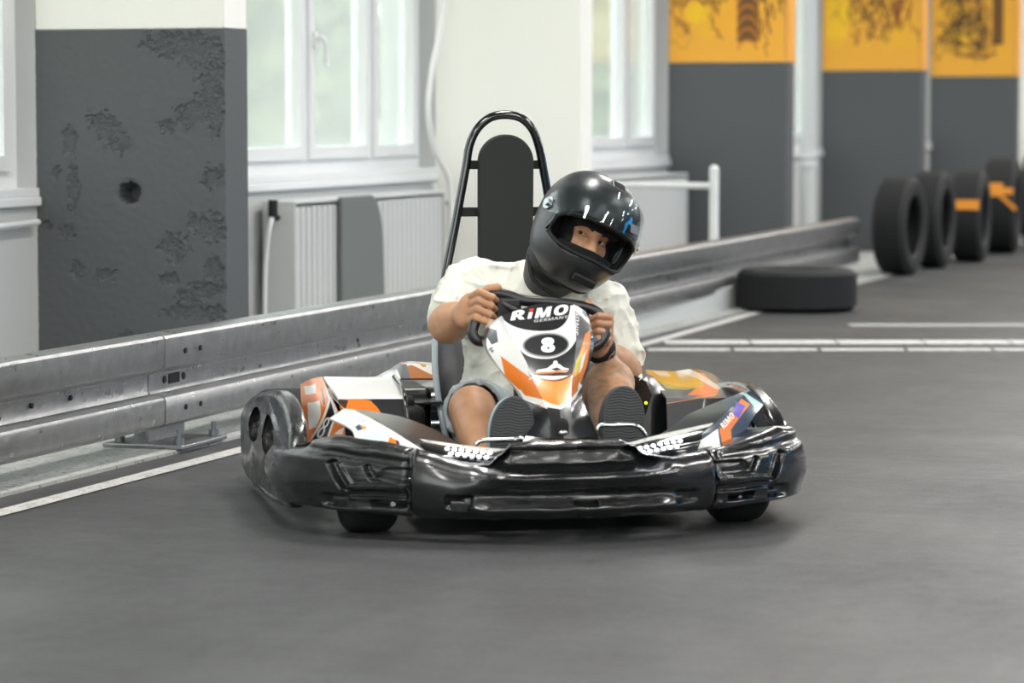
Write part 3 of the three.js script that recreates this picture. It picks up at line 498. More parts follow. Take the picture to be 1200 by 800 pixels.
function relief(x, y, side) { // depth of moulded features on the front face
  let d = 0;
  x += 0.02; y -= 0.008;
  if (side === 0) {
    const w = Math.abs(x);
    d += -0.042 * sstep(0.163, 0.19, y) * (1 - sstep(0.218, 0.232, y)) * (1 - sstep(0.17, 0.25, w));        // dark recess under the lip
    d += 0.012 * Math.exp(-(((y - 0.155 - 0.06 * x * x) / 0.012) ** 2)) * (1 - sstep(0.17, 0.26, w));       // ridge
    d += -0.016 * Math.exp(-(((y - 0.112) / 0.016) ** 2)) * (1 - sstep(0.2, 0.3, w));
    d += 0.016 * Math.exp(-(((y - 0.077) / 0.016) ** 2)) * (1 - sstep(0.2, 0.3, w));
    for (const s of [-1, 1]) d += -0.013 * rrect(x, y, s * 0.28, 0.098, 0.022, 0.007, 0.014);
    d += -0.02 * rrect(x, y, 0.02, 0.093, 0.025, 0.003, 0.006);
  } else {
    const u = Math.abs(x), Y = y + 0.008;
    const seg = (ax, ay, bx, by) => { const vx = bx - ax, vy = by - ay, h = clamp(((u - ax) * vx + (Y - ay) * vy) / (vx * vx + vy * vy), 0, 1); return Math.hypot(u - ax - h * vx, Y - ay - h * vy); };
    const groove = (q, w) => 1 - sstep(w * 0.35, w, q);
    d += -0.012 * Math.exp(-(((Y - 0.206 - 0.1 * (u - 0.5)) / 0.012) ** 2)) * sstep(0.36, 0.4, u);          // groove under the top roll
    d += -0.020 * groove(seg(0.556, 0.186, 0.53, 0.136), 0.015) + 0.006 * groove(seg(0.540, 0.186, 0.514, 0.138), 0.007);   // slanted pockets
    d += -0.016 * groove(seg(0.482, 0.181, 0.468, 0.158), 0.011);
    d += -0.013 * rrect(u + 0.6 * (Y - 0.165), Y, 0.415, 0.167, 0.034, 0.010, 0.012);
    d += 0.009 * groove(seg(0.51, 0.134, 0.36, 0.142), 0.010);                                               // ridge under the pockets
    d += -0.013 * rrect(u, Y, 0.552, 0.096, 0.022, 0.008, 0.013);                                            // bracket pocket
    d += -0.04 * rrect(u, Y, 0.438, 0.094, 0.036, 0.006, 0.004);                                             // through slot
    d += -0.008 * groove(seg(0.53, 0.118, 0.36, 0.118), 0.012) + 0.010 * Math.exp(-(((Y - 0.074) / 0.010) ** 2));
  }
  return d;
}
function bumperPiece(t0, t1, side, grow) {
  const NS = Math.round(760 * (t1 - t0)), NP = 150, pos = [], uv = [], idx = [];
  for (let i = 0; i <= NS; i++) {
    const t = t0 + (t1 - t0) * i / NS, p = planCurve.getPointAt(t), tg = planCurve.getTangentAt(t), nx = -tg.z, nz = tg.x; // outward = front
    const n = V(tg.z, 0, -tg.x).multiplyScalar(-1); if (n.z < 0 && Math.abs(p.x) < 0.5) n.negate(); if (Math.abs(p.x) >= 0.5 && Math.sign(n.x) !== Math.sign(p.x)) n.negate();
    const T = topY(p.x) + grow, B = botY(p.x), endIn = Math.min(i, NS - i) / 6, round = Math.min(1, endIn);
    for (let j = 0; j <= NP; j++) {
      const v = j / NP; let o, y;
      const rT = 0.032, rB = 0.03;
      if (v < 0.12) { o = -0.12 + (0.12 - rT) * v / 0.12; y = T - 0.012 * (1 - v / 0.12); }
      else if (v < 0.24) { const a = (v - 0.12) / 0.12 * Math.PI / 2; o = -rT + rT * Math.sin(a); y = T - rT + rT * Math.cos(a); }
      else if (v < 0.84) { const k = (v - 0.24) / 0.6; o = 0; y = T - rT - (T - rT - B - rB) * k; }
      else if (v < 0.93) { const a = (v - 0.84) / 0.09 * Math.PI / 2; o = -rB + rB * Math.cos(a); y = B + rB - rB * Math.sin(a); }
      else { o = -rB - 0.09 * (v - 0.93) / 0.07; y = B; }
      const bulge = 0.018 * Math.sin(clamp((y - B) / (T - B), 0, 1) * Math.PI);
      let d = o + bulge + relief(p.x, y, side) * (v > 0.16 && v < 0.92 ? 1 : 0) + grow * 0.5;
      d += 0.0016 * n3(p.x * 6, y * 9, side * 3 + p.z * 3) + (Math.abs(p.x) > 0.5 ? 0.0024 * n3(p.x * 11, y * 18, 7 + p.z * 7) : 0);
      d -= 0.012 * (1 - round) * (1 - round);
      pos.push(p.x + n.x * d, y + 0.0016 * n3(p.x * 14, 3, y * 9), p.z + n.z * d); uv.push(t * 1.3, v * 0.55);
    }
  }
  const W = NP + 1; for (let i = 0; i < NS; i++) for (let j = 0; j < NP; j++) { const a = i * W + j; idx.push(a, a + 1, a + W, a + 1, a + W + 1, a + W); }
  const g = new THREE.BufferGeometry(); g.setAttribute('position', new THREE.Float32BufferAttribute(pos, 3)); g.setAttribute('uv', new THREE.Float32BufferAttribute(uv, 2)); g.setIndex(idx); g.computeVertexNormals(); return g;
}
const cutL = 0.305, cutR = 0.695;
kp('bumper_wing', bumperPiece(0, cutL - 0.003, 1, 0.0), M.wornBumper, 'scuffed black bumper wing with slanted pockets');
kp('bumper_center', bumperPiece(cutL, cutR, 0, 0.0), M.bumper, 'black bumper centre with a long recess');
kp('bumper_wing', bumperPiece(cutR + 0.003, 1, 1, 0.0), M.bumper);
function bracket(px, py, z, n) { // small plate with two bolts
  const c = K(px, py, z), b = new THREE.Group(); b.name = 'bracket_plate'; b.position.copy(c); b.quaternion.setFromUnitVectors(V(0, 0, 1), n.clone().normalize()); kart.add(b);
  part('plate', rbox(-0.021, 0.021, -0.013, 0.013, -0.006, 0.002, 0.005, 2), M.blackPlastic, b);
  for (const s of [-1, 1]) part('bolt', [disc(V(s * 0.011, 0, 0.004), V(0, 0, 1), 0.007, 0.006, 16), disc(V(s * 0.011, 0, 0.006), V(0, 0, 1), 0.003, 0.006, 6)], M.darkBolt, b);
}
bracket(399, 588, 0.174, V(-0.72, 0, 1)); bracket(538, 594, 0.327, V(-0.34, 0, 1)); bracket(792, 587, 0.317, V(0.34, 0, 1)); bracket(905, 579, 0.18, V(0.6, 0, 1));
kp('slot_bolt', disc(K(461, 590, 0.225), V(-0.3, 0, 1), 0.006, 0.012), M.chrome); kp('slot_bolt', disc(K(866, 583, 0.215), V(0.3, 0, 1), 0.006, 0.012), M.chrome);

// --- side bumpers: moulded plates with hand holes
function sideBumper(x, sgn) {
  const S = new THREE.Shape(), P = (a, b) => new THREE.Vector2(a, b);
  const out = [[-0.90, 0.09], [-0.90, 0.205], [-0.80, 0.25], [-0.574, 0.285], [-0.36, 0.305], [-0.27, 0.302], [-0.14, 0.275], [-0.05, 0.23], [-0.02, 0.18], [-0.03, 0.08], [-0.14, 0.062], [-0.5, 0.055], [-0.84, 0.062]];
  S.setFromPoints(new THREE.CatmullRomCurve3(out.map(([a, b]) => V(a, b, 0)), true, 'centripetal', 0.3).getPoints(90).map((p) => P(p.x, p.y)));
  const hole = (pts) => { const h = new THREE.Path(); h.setFromPoints(new THREE.CatmullRomCurve3(pts.map(([a, b]) => V(a, b, 0)), true, 'centripetal', 0.3).getPoints(30).map((p) => P(p.x, p.y))); S.holes.push(h); };
  hole([[-0.7, 0.165], [-0.72, 0.21], [-0.68, 0.243], [-0.56, 0.25], [-0.52, 0.23], [-0.52, 0.185]]); hole([[-0.41, 0.17], [-0.42, 0.245], [-0.34, 0.255], [-0.22, 0.215], [-0.22, 0.175]]);
  const g = new THREE.ExtrudeGeometry(S, { depth: 0.016, bevelEnabled: true, bevelSize: 0.014, bevelThickness: 0.016, bevelSegments: 5, curveSegments: 8 });
  g.rotateY(-Math.PI / 2); // shape x -> local z
  const p = g.attributes.position; for (let i = 0; i < p.count; i++) { const zz = p.getZ(i), yy = p.getY(i); let xx = p.getX(i) + 0.008; xx += 0.0; const lean = (yy > 0.2 ? (yy - 0.2) * 0.22 : 0) + Math.max(0, zz + 0.3) * 0.06; p.setXYZ(i, x + sgn * (Math.abs(x) > 0 ? 0 : 0) + xx * 1 - sgn * lean, yy, zz); }
  g.computeVertexNormals(); const q = toCreasedNormals(g, 0.7); const uv = q.attributes.uv; return q;
}
kp('side_bumper', sideBumper(-0.668, -1), M.wornBumper, 'scuffed black side bumper with two hand holes'); kp('side_bumper', sideBumper(0.628, 1), M.bumper);
kp('rear_bumper', tube([V(-0.42, 0.15, -1.22), V(-0.4, 0.15, -1.34), V(-0.3, 0.15, -1.42), V(0.3, 0.15, -1.42), V(0.44, 0.15, -1.34), V(0.46, 0.15, -1.22)], 0.07, 60, 14), M.bumper);

// --- wheels
const kartTyre = (w, R) => { const p = [[R * 0.52, -w], [R * 0.7, -w * 1.04], [R * 0.9, -w * 0.98], [R * 0.98, -w * 0.8], [R, -w * 0.45], [R, w * 0.45], [R * 0.98, w * 0.8], [R * 0.9, w * 0.98], [R * 0.7, w * 1.04], [R * 0.52, w]]; const g = new THREE.LatheGeometry(p.map(([r, y]) => new THREE.Vector2(r, y)), 48); g.rotateZ(Math.PI / 2); return g; };
function wheel(x, z, w, R, turn) {
  const g = new THREE.Group(); g.name = 'wheel'; g.position.set(x, R, z); g.rotation.y = turn; kart.add(g);
  part('tyre', kartTyre(w, R), M.tyre, g); part('rim', (() => { const r = new THREE.LatheGeometry([[0.02, -w * 0.7], [R * 0.45, -w * 0.75], [R * 0.54, -w * 0.95], [R * 0.54, w * 0.95], [R * 0.45, w * 0.75], [0.02, w * 0.7]].map(([a, b]) => new THREE.Vector2(a, b)), 32); r.rotateZ(Math.PI / 2); return r; })(), M.steel, g);
}
wheel(-0.483, 0.02, 0.06, 0.12, 0.1); wheel(0.47, 0.02, 0.06, 0.12, 0.1); wheel(-0.53, -1.06, 0.095, 0.13, 0); wheel(0.54, -1.06, 0.095, 0.13, 0);
kp('rear_axle', rod(V(-0.5, 0.14, -1.06), V(0.52, 0.14, -1.06), 0.02), M.steel);
// --- chassis and floor
kp('chassis_rail', [tube([V(-0.33, 0.08, 0.06), V(-0.31, 0.08, -0.3), V(-0.27, 0.08, -0.8), V(-0.3, 0.1, -1.2)], 0.016, 30, 8), tube([V(0.35, 0.08, 0.06), V(0.33, 0.08, -0.3), V(0.33, 0.08, -0.8), V(0.32, 0.1, -1.2)], 0.016, 30, 8), rod(V(-0.33, 0.08, 0.06), V(0.35, 0.08, 0.06), 0.016), rod(V(-0.3, 0.1, -1.2), V(0.32, 0.1, -1.2), 0.016)], M.matteBlack);
kp('floor_tray', rbox(-0.32, 0.34, 0.055, 0.065, -0.6, 0.11, 0.004, 1), M.matteBlack);
kp('front_axle', rod(V(-0.46, 0.12, 0.02), V(0.45, 0.12, 0.02), 0.014), M.steel);

// --- nose fairing
const zN = (px, py) => -0.11 + (py - 357) / 160 * 0.29;
const noseRows = [
  [[580, 375], [588, 369.5], [630, 355.5], [671, 355.5], [686, 364]], [[573, 387], [594, 384], [634, 377], [674, 372], [692, 380]], [[571, 408], [606, 406], [642, 406], [675, 404], [696, 402]],
  [[590, 437], [623, 439], [648, 441], [671, 438], [690, 430]], [[613, 467], [637, 470], [654, 473], [669, 469], [682, 462]], [[615, 493], [645, 496], [659, 498], [671, 496], [692, 490]], [[613, 520], [650, 521], [662, 521], [675, 520], [704, 517]],
].map((r, j) => {
  const dz = [-0.075, -0.006, 0.012, -0.006, -0.075], pts = r.map(([a, b], i) => K(a, b, zN(a, b) + dz[i]));
  const l = pts[0].clone().add(V(0.015, -0.005, -0.13)), rr = pts[4].clone().add(V(-0.015, -0.005, -0.13));
  return [l, ...pts, rr];
});
{
  const lip = noseRows[0].map((p, i) => p.clone().add(V(0, -0.012, i > 0 && i < 6 ? -0.03 : 0))), cap = noseRows[0].map((p) => V(p.x * 0.9 + 0.004, p.y - 0.02, -0.25));
  let g = sheet(noseRows, { nu: 8, nv: 10, su: false, sv: true, thick: 0.005, crease: 0.32 });
  const dc = decal(640, 430, zN, [-0.24, 0.24, 0.16, 0.64], 1024, BLACK, (x) => {
    // left flank: white with orange
    poly(x, WHITE, [[560, 360], [588, 369], [626, 441], [642, 479], [618, 470], [604, 457], [588, 442], [560, 425]]);
    poly(x, '#3b3d40', [[578, 386], [586, 388], [588, 402], [582, 406], [577, 396]]);
    poly(x, ORANGE, [[592, 419], [628, 447], [636, 462], [636, 478], [618, 462], [600, 444]]);
    poly(x, '#e9a06c', [[572, 398], [578, 392], [577, 410], [572, 412]]);
    // right flank
    poly(x, BLACK, [[672, 350], [700, 355], [702, 440], [668, 445]]);
    poly(x, ORANGE, [[691, 392], [700, 388], [696, 430], [682, 462], [668, 470], [670, 442]]);
    poly(x, '#d8c63a', [[690, 404], [684, 432], [674, 446], [676, 424]]); poly(x, WHITE, [[694, 410], [688, 432], [682, 440], [686, 420]]);
    // centre: black top, white U, oval with the number
    poly(x, BLACK, [[586, 350], [674, 350], [676, 420], [670, 445], [626, 445]]);
    x.fillStyle = '#dfdfdc'; x.beginPath(); x.moveTo(589, 372); x.bezierCurveTo(600, 386, 626, 388, 645, 386); x.bezierCurveTo(660, 384, 668, 374, 669, 356); x.lineTo(675, 356); x.lineTo(676, 398); x.bezierCurveTo(668, 414, 652, 420, 636, 420); x.bezierCurveTo(620, 420, 612, 414, 607, 406); x.closePath(); x.fill();
    x.fillStyle = '#8e8f8f'; x.beginPath(); x.ellipse(640, 403.5, 27.5, 14.5, -0.04, 0, 7); x.fill();
    x.fillStyle = BLACK; x.beginPath(); x.ellipse(640, 403.5, 25.5, 12.6, -0.04, 0, 7); x.fill();
    x.fillStyle = '#ffffff'; x.save(); x.translate(641.2, 403.5); x.rotate(-0.05); x.scale(1.35, 1); x.font = 'bold 22px sans-serif'; x.textAlign = 'center'; x.textBaseline = 'middle'; x.lineWidth = 1.6; x.strokeStyle = '#ffffff'; x.fillText('8', 0, 0.6); x.strokeText('8', 0, 0.6); x.restore();
    // maker lettering
    x.save(); x.translate(596, 375); x.rotate(-0.12); x.transform(1, 0, -0.35, 1, 0, 0); x.fillStyle = '#f4f4f2'; x.strokeStyle = '#f4f4f2'; x.lineWidth = 0.9; x.textBaseline = 'alphabetic';
    x.font = 'bold 15.5px sans-serif'; const put = (s, at, sx) => { x.save(); x.translate(at, 0); x.scale(sx, 1); x.fillText(s, 0, 0); x.strokeText(s, 0, 0); x.restore(); };
    put('R', 0, 1.75); put('M', 28, 1.5); put('O', 51, 1.65);
    x.fillRect(21, -8, 4.6, 8); x.fillStyle = '#e2382c'; x.fillRect(21, -12, 4.6, 3);
    x.fillStyle = '#c9c9c6'; x.font = 'bold 4.6px sans-serif'; x.save(); x.translate(29, 5); x.scale(1.9, 1); x.fillText('GERMANY', 0, 0); x.restore(); x.restore();
    x.save(); x.translate(679, 393); x.rotate(-1.42); x.fillStyle = '#e6e6e4'; x.font = 'italic bold 9px sans-serif'; x.scale(1.05, 1); x.fillText('SiNUS', 0, 0); x.restore();
    // little kart emblem
    x.fillStyle = '#efefec'; x.beginPath(); x.ellipse(650, 424.5, 3, 2.7, 0, 0, 7); x.fill(); poly(x, '#efefec', [[640, 431], [646, 426], [655, 426], [660, 430], [667, 432], [664, 436], [628, 436], [630, 433]]);
    poly(x, BLACK, [[644, 432], [652, 430], [658, 433], [650, 434]]); poly(x, ORANGE, [[627, 436], [667, 433], [666, 435], [628, 438]]); x.fillStyle = '#cfcfcc'; for (let k = 0; k < 9; k++) x.fillRect(639 + k * 2.2, 439.6, 1.5, 1.8);
    // orange shield edged white
    poly(x, WHITE, [[616, 460], [624, 440], [672, 440], [690, 455], [678, 468], [656, 478.5], [642, 477], [616, 470]]);
    x.fillStyle = '#f08a1e'; x.beginPath(); x.moveTo(624, 440); x.quadraticCurveTo(650, 449, 670, 438); x.lineTo(668.5, 465); x.quadraticCurveTo(660, 473, 653, 474); x.quadraticCurveTo(644, 473, 637, 468); x.closePath(); x.fill();
    x.fillStyle = BLACK; x.beginPath(); x.moveTo(618, 425); x.lineTo(622, 440); x.quadraticCurveTo(650, 451, 671, 438); x.lineTo(672, 437); x.lineTo(668, 442); x.quadraticCurveTo(650, 451, 622, 441); x.fill();
    poly(x, ORANGE, [[612, 452], [625, 444], [637, 468], [622, 466]]); poly(x, '#d97a2c', [[671, 442], [684, 440], [682, 460], [669, 467]]);
  });
  dc.map(g);
  const nose = kp('nose_fairing', g, stickerMat(dc.t), 'orange white and black nose fairing with the number eight');
  const lipG = sheet([noseRows[0].slice(1, 6), lip.slice(1, 6), cap.slice(1, 6)], { nu: 6, nv: 4, sv: false, crease: 0.5 }); part('top_cap', lipG, M.blackPlastic, nose);
  part('side_bolt', [disc(K(577, 411, -0.085), V(-0.6, 0, 1), 0.009, 0.008), disc(K(577, 411, -0.078), V(-0.6, 0, 1), 0.004, 0.006, 6)], M.steel, nose); part('side_bolt', disc(K(695, 398, -0.11), V(0.6, 0, 1), 0.009, 0.01), M.steel, nose);
  const c = K(659, 503, zN(0, 503) + 0.012); const slot = new THREE.CapsuleGeometry(0.017, 0.024, 6, 18); slot.scale(1, 1, 0.35); slot.translate(c.x, c.y, c.z - 0.001); part('slot', slot, M.matteBlack, nose);
  part('slot_bolt', (() => { const s = new THREE.SphereGeometry(0.012, 16, 10); s.scale(1, 0.7, 0.6); s.translate(c.x, c.y - 0.008, c.z + 0.008); return s; })(), M.steel, nose, 'steel bolt head in the slot');
  part('base_skirt', sheet([row(0.18, [604, 517, -0.06], [616, 511, 0.0], [650, 514, 0.02], [675, 514, 0.02], [700, 509, 0], [708, 516, -0.06]), row(0.2, [598, 524, -0.06], [612, 526, 0.02], [650, 528, 0.03], [676, 528, 0.03], [706, 524, 0.02], [716, 522, -0.06])], { nu: 3, nv: 2, sv: false, thick: 0.004, crease: 0.5 }), M.gloss, nose);
}
kp('steering_support', sheet([row(-0.22, [604, 440], [612, 440]), row(-0.12, [606, 524], [617, 524])], { thick: 0.03, sv: false }), M.matteBlack);

// --- front fenders with sticker strips, head lamps
{
  const zf = (px) => 0.0 + (px - 386) / 111 * 0.235;
  const A = row(0, [386, 490, -0.0], [400, 496, 0.05], [412, 503, 0.09], [423, 518, 0.13], [465, 526, 0.19], [497, 533, 0.24]);
  const B = row(0, [402.5, 479, -0.03], [420, 485, 0.02], [440, 493, 0.07], [456, 502, 0.11], [476, 515, 0.17], [501, 531, 0.235]);
  const C = row(0, [403, 478.6, -0.045], [428, 480.5, -0.07], [449, 484, -0.07], [473, 489, -0.04], [507, 502, 0.04], [540, 520, 0.16]);
  const dcL = decal(440, 500, (a) => zf(a), [-0.66, -0.2, 0.15, 0.36], 768, BLACK, (x) => {
    poly(x, '#e9e7e1', [[380, 492], [402, 476], [440, 493], [466, 508], [502, 531], [440, 532], [412, 512]]);
    poly(x, '#cfd6dc', [[415, 500], [440, 505], [460, 523], [425, 519]]); poly(x, ORANGE, [[446, 525], [458, 512], [466, 517], [464, 530]]); poly(x, '#e79a55', [[420, 497], [430, 500], [428, 503], [418, 501]]); poly(x, '#2b4560', [[414, 499], [421, 497], [424, 502], [417, 503]]); poly(x, '#2a2c2e', [[464, 515], [468, 517], [468, 529], [465, 528]]);
    
  });
  const f1 = kp('front_fender', dcL.map(sheet([C, B, A], { nu: 5, nv: 6, su: true, sv: false, thick: 0.005, crease: 0.5 })), stickerMat(dcL.t), 'front fender with a white and orange sticker strip');
  const zr = (px) => 0.22 - (px - 805) / 90 * 0.24;
  const A2 = row(0, [807, 528, 0.215], [830, 524, 0.17], [850, 520, 0.14], [868, 514, 0.09], [880, 492, 0.03], [895, 474, -0.02]);
  const B2 = row(0, [803, 525, 0.21], [820, 512, 0.165], [836, 499, 0.12], [850, 486, 0.07], [862, 475, 0.02], [878, 460, -0.04]);
  const C2 = row(0, [772, 512, 0.13], [790, 500, 0.05], [806, 488, -0.02], [826, 479, -0.06], [848, 470, -0.07], [877, 459, -0.06]);
  const dcR = decal(850, 495, (a) => zr(a), [0.28, 0.72, 0.15, 0.36], 768, BLACK, (x) => {
    poly(x, '#16304a', [[805, 525], [840, 498], [878, 458], [900, 470], [870, 520]]); poly(x, WHITE, [[805, 527], [841, 502], [840, 520], [830, 524]]); poly(x, '#d8752c', [[842, 503], [852, 506], [881, 474], [874, 468], [858, 486], [846, 498], [852, 520], [843, 520]]);
    poly(x, '#d8752c', [[843, 500], [855, 504], [852, 520], [842, 521]]); poly(x, '#a8c8c0', [[875, 460], [880, 462], [895, 474], [888, 482]]); poly(x, '#5e4fae', [[868, 472], [876, 476], [866, 490], [860, 486]]);
    x.save(); x.translate(847, 503); x.rotate(-0.75); x.fillStyle = '#ececea'; x.font = 'italic bold 8px sans-serif'; x.fillText('RIMO', 0, 0); x.restore();
    x.save(); x.translate(842, 476); x.rotate(-0.5); x.fillStyle = '#dcdcda'; x.font = 'italic bold 9px sans-serif'; x.fillText('SI', 0, 0); x.restore();
  });
  kp('front_fender', dcR.map(sheet([A2, B2, C2], { nu: 5, nv: 6, su: true, sv: false, thick: 0.005, crease: 0.5 })), stickerMat(dcR.t), 'front fender with a dark blue and orange sticker');
  // lamp housings
  const H1 = kp('head_lamp', sheet([row(0.15, [474, 512, -0.04], [505, 517, 0.01], [536, 521.5, 0.03], [566, 525, 0.06], [594, 527, 0.09]), row(0.2, [485, 520, -0.02], [505, 526, 0.02], [536, 531, 0.05], [566, 535, 0.07], [584, 536, 0.08]), row(0.23, [498, 533, 0], [508, 540, 0.02], [536, 547, 0.04], [566, 549, 0.05], [580, 548, 0.05])], { nu: 5, nv: 5, su: true, sv: true, thick: 0.004 }), M.gloss, 'glossy black lamp housing with two rows of white diodes');
  const H2 = kp('head_lamp', sheet([row(0.15, [736, 520, 0.09], [765, 512, 0.06], [795, 505, 0.02], [824, 498, -0.03]), row(0.2, [742, 527, 0.08], [765, 523, 0.07], [795, 519, 0.04], [822, 514, -0.0]), row(0.23, [752, 536, 0.05], [768, 540, 0.05], [795, 538, 0.03], [816, 531, 0.0])], { nu: 5, nv: 5, su: true, sv: true, thick: 0.004 }), M.gloss, 'glossy black lamp housing beside the dark blue sticker');
  const strip1 = sheet([row(0.154, [474, 511, -0.04], [505, 516, 0.01], [536, 520.5, 0.035], [566, 524, 0.065], [594, 526, 0.095]), row(0.164, [477, 514.5, -0.035], [506, 520, 0.015], [536, 525, 0.04], [562, 528, 0.068], [580, 529, 0.09])], { nu: 5, nv: 1, su: true, sv: false, thick: 0.002 });
  const textTex = (() => { const c = document.createElement('canvas'); c.width = 512; c.height = 48; const x = c.getContext('2d'); x.fillStyle = '#c9c9c4'; x.fillRect(0, 0, 512, 48); x.fillStyle = '#4c4e50'; x.font = 'bold 30px sans-serif'; for (let k = 0; k < 40; k++) { x.fillRect(rnd() * 512, rnd() * 48, 3 + rnd() * 14, 2 + rnd() * 4); } const t = new THREE.CanvasTexture(c); t.colorSpace = THREE.SRGBColorSpace; return t; })();
  part('label_strip', strip1, stickerMat(textTex), H1, 'worn pale label strip');
  part('label_strip', sheet([row(0.154, [735, 519, 0.095], [765, 511, 0.065], [795, 504, 0.025], [836, 495, -0.04]), row(0.164, [741, 523, 0.09], [766, 516.5, 0.07], [795, 509.5, 0.035], [832, 499, -0.03])], { nu: 5, nv: 1, su: true, sv: false, thick: 0.002 }), stickerMat(textTex), H2, 'worn pale label strip');
  const ledM = std({ color: 0xffffff, emissive: 0xf4f6ff, emissiveIntensity: 3.2 });
  const sph = new THREE.SphereGeometry(0.0054, 12, 8);
  const leds = (H, x0, y0, x1, y1, z0, z1, n, dy) => { for (let r = 0; r < 2; r++) for (let k = 0; k < n - r; k++) { const t = (k + r * 0.5) / (n - 1), p = K(x0 + (x1 - x0) * t, y0 + (y1 - y0) * t + r * dy, z0 + (z1 - z0) * t + r * 0.02); const g = sph.clone(); g.scale(1.15, 0.85, 0.8); g.translate(p.x, p.y, p.z); part('lamp_diode', g, ledM, H); } };
  leds(H1, 524, 525.5, 574, 530.5, 0.225, 0.275, 7, 5.5); leds(H2, 750, 525, 797, 516.5, 0.285, 0.235, 7, 5.5);
  for (const [px, py, z] of [[550, 531, 0.30], [773, 524, 0.31]]) { const l = new THREE.RectAreaLight(0xf4f6ff, 3, 0.11, 0.025), p = K(px, py, z); l.position.copy(p); l.rotation.y = Math.PI; l.castShadow = true; l.name = 'lamp_light'; kart.add(l); }
}

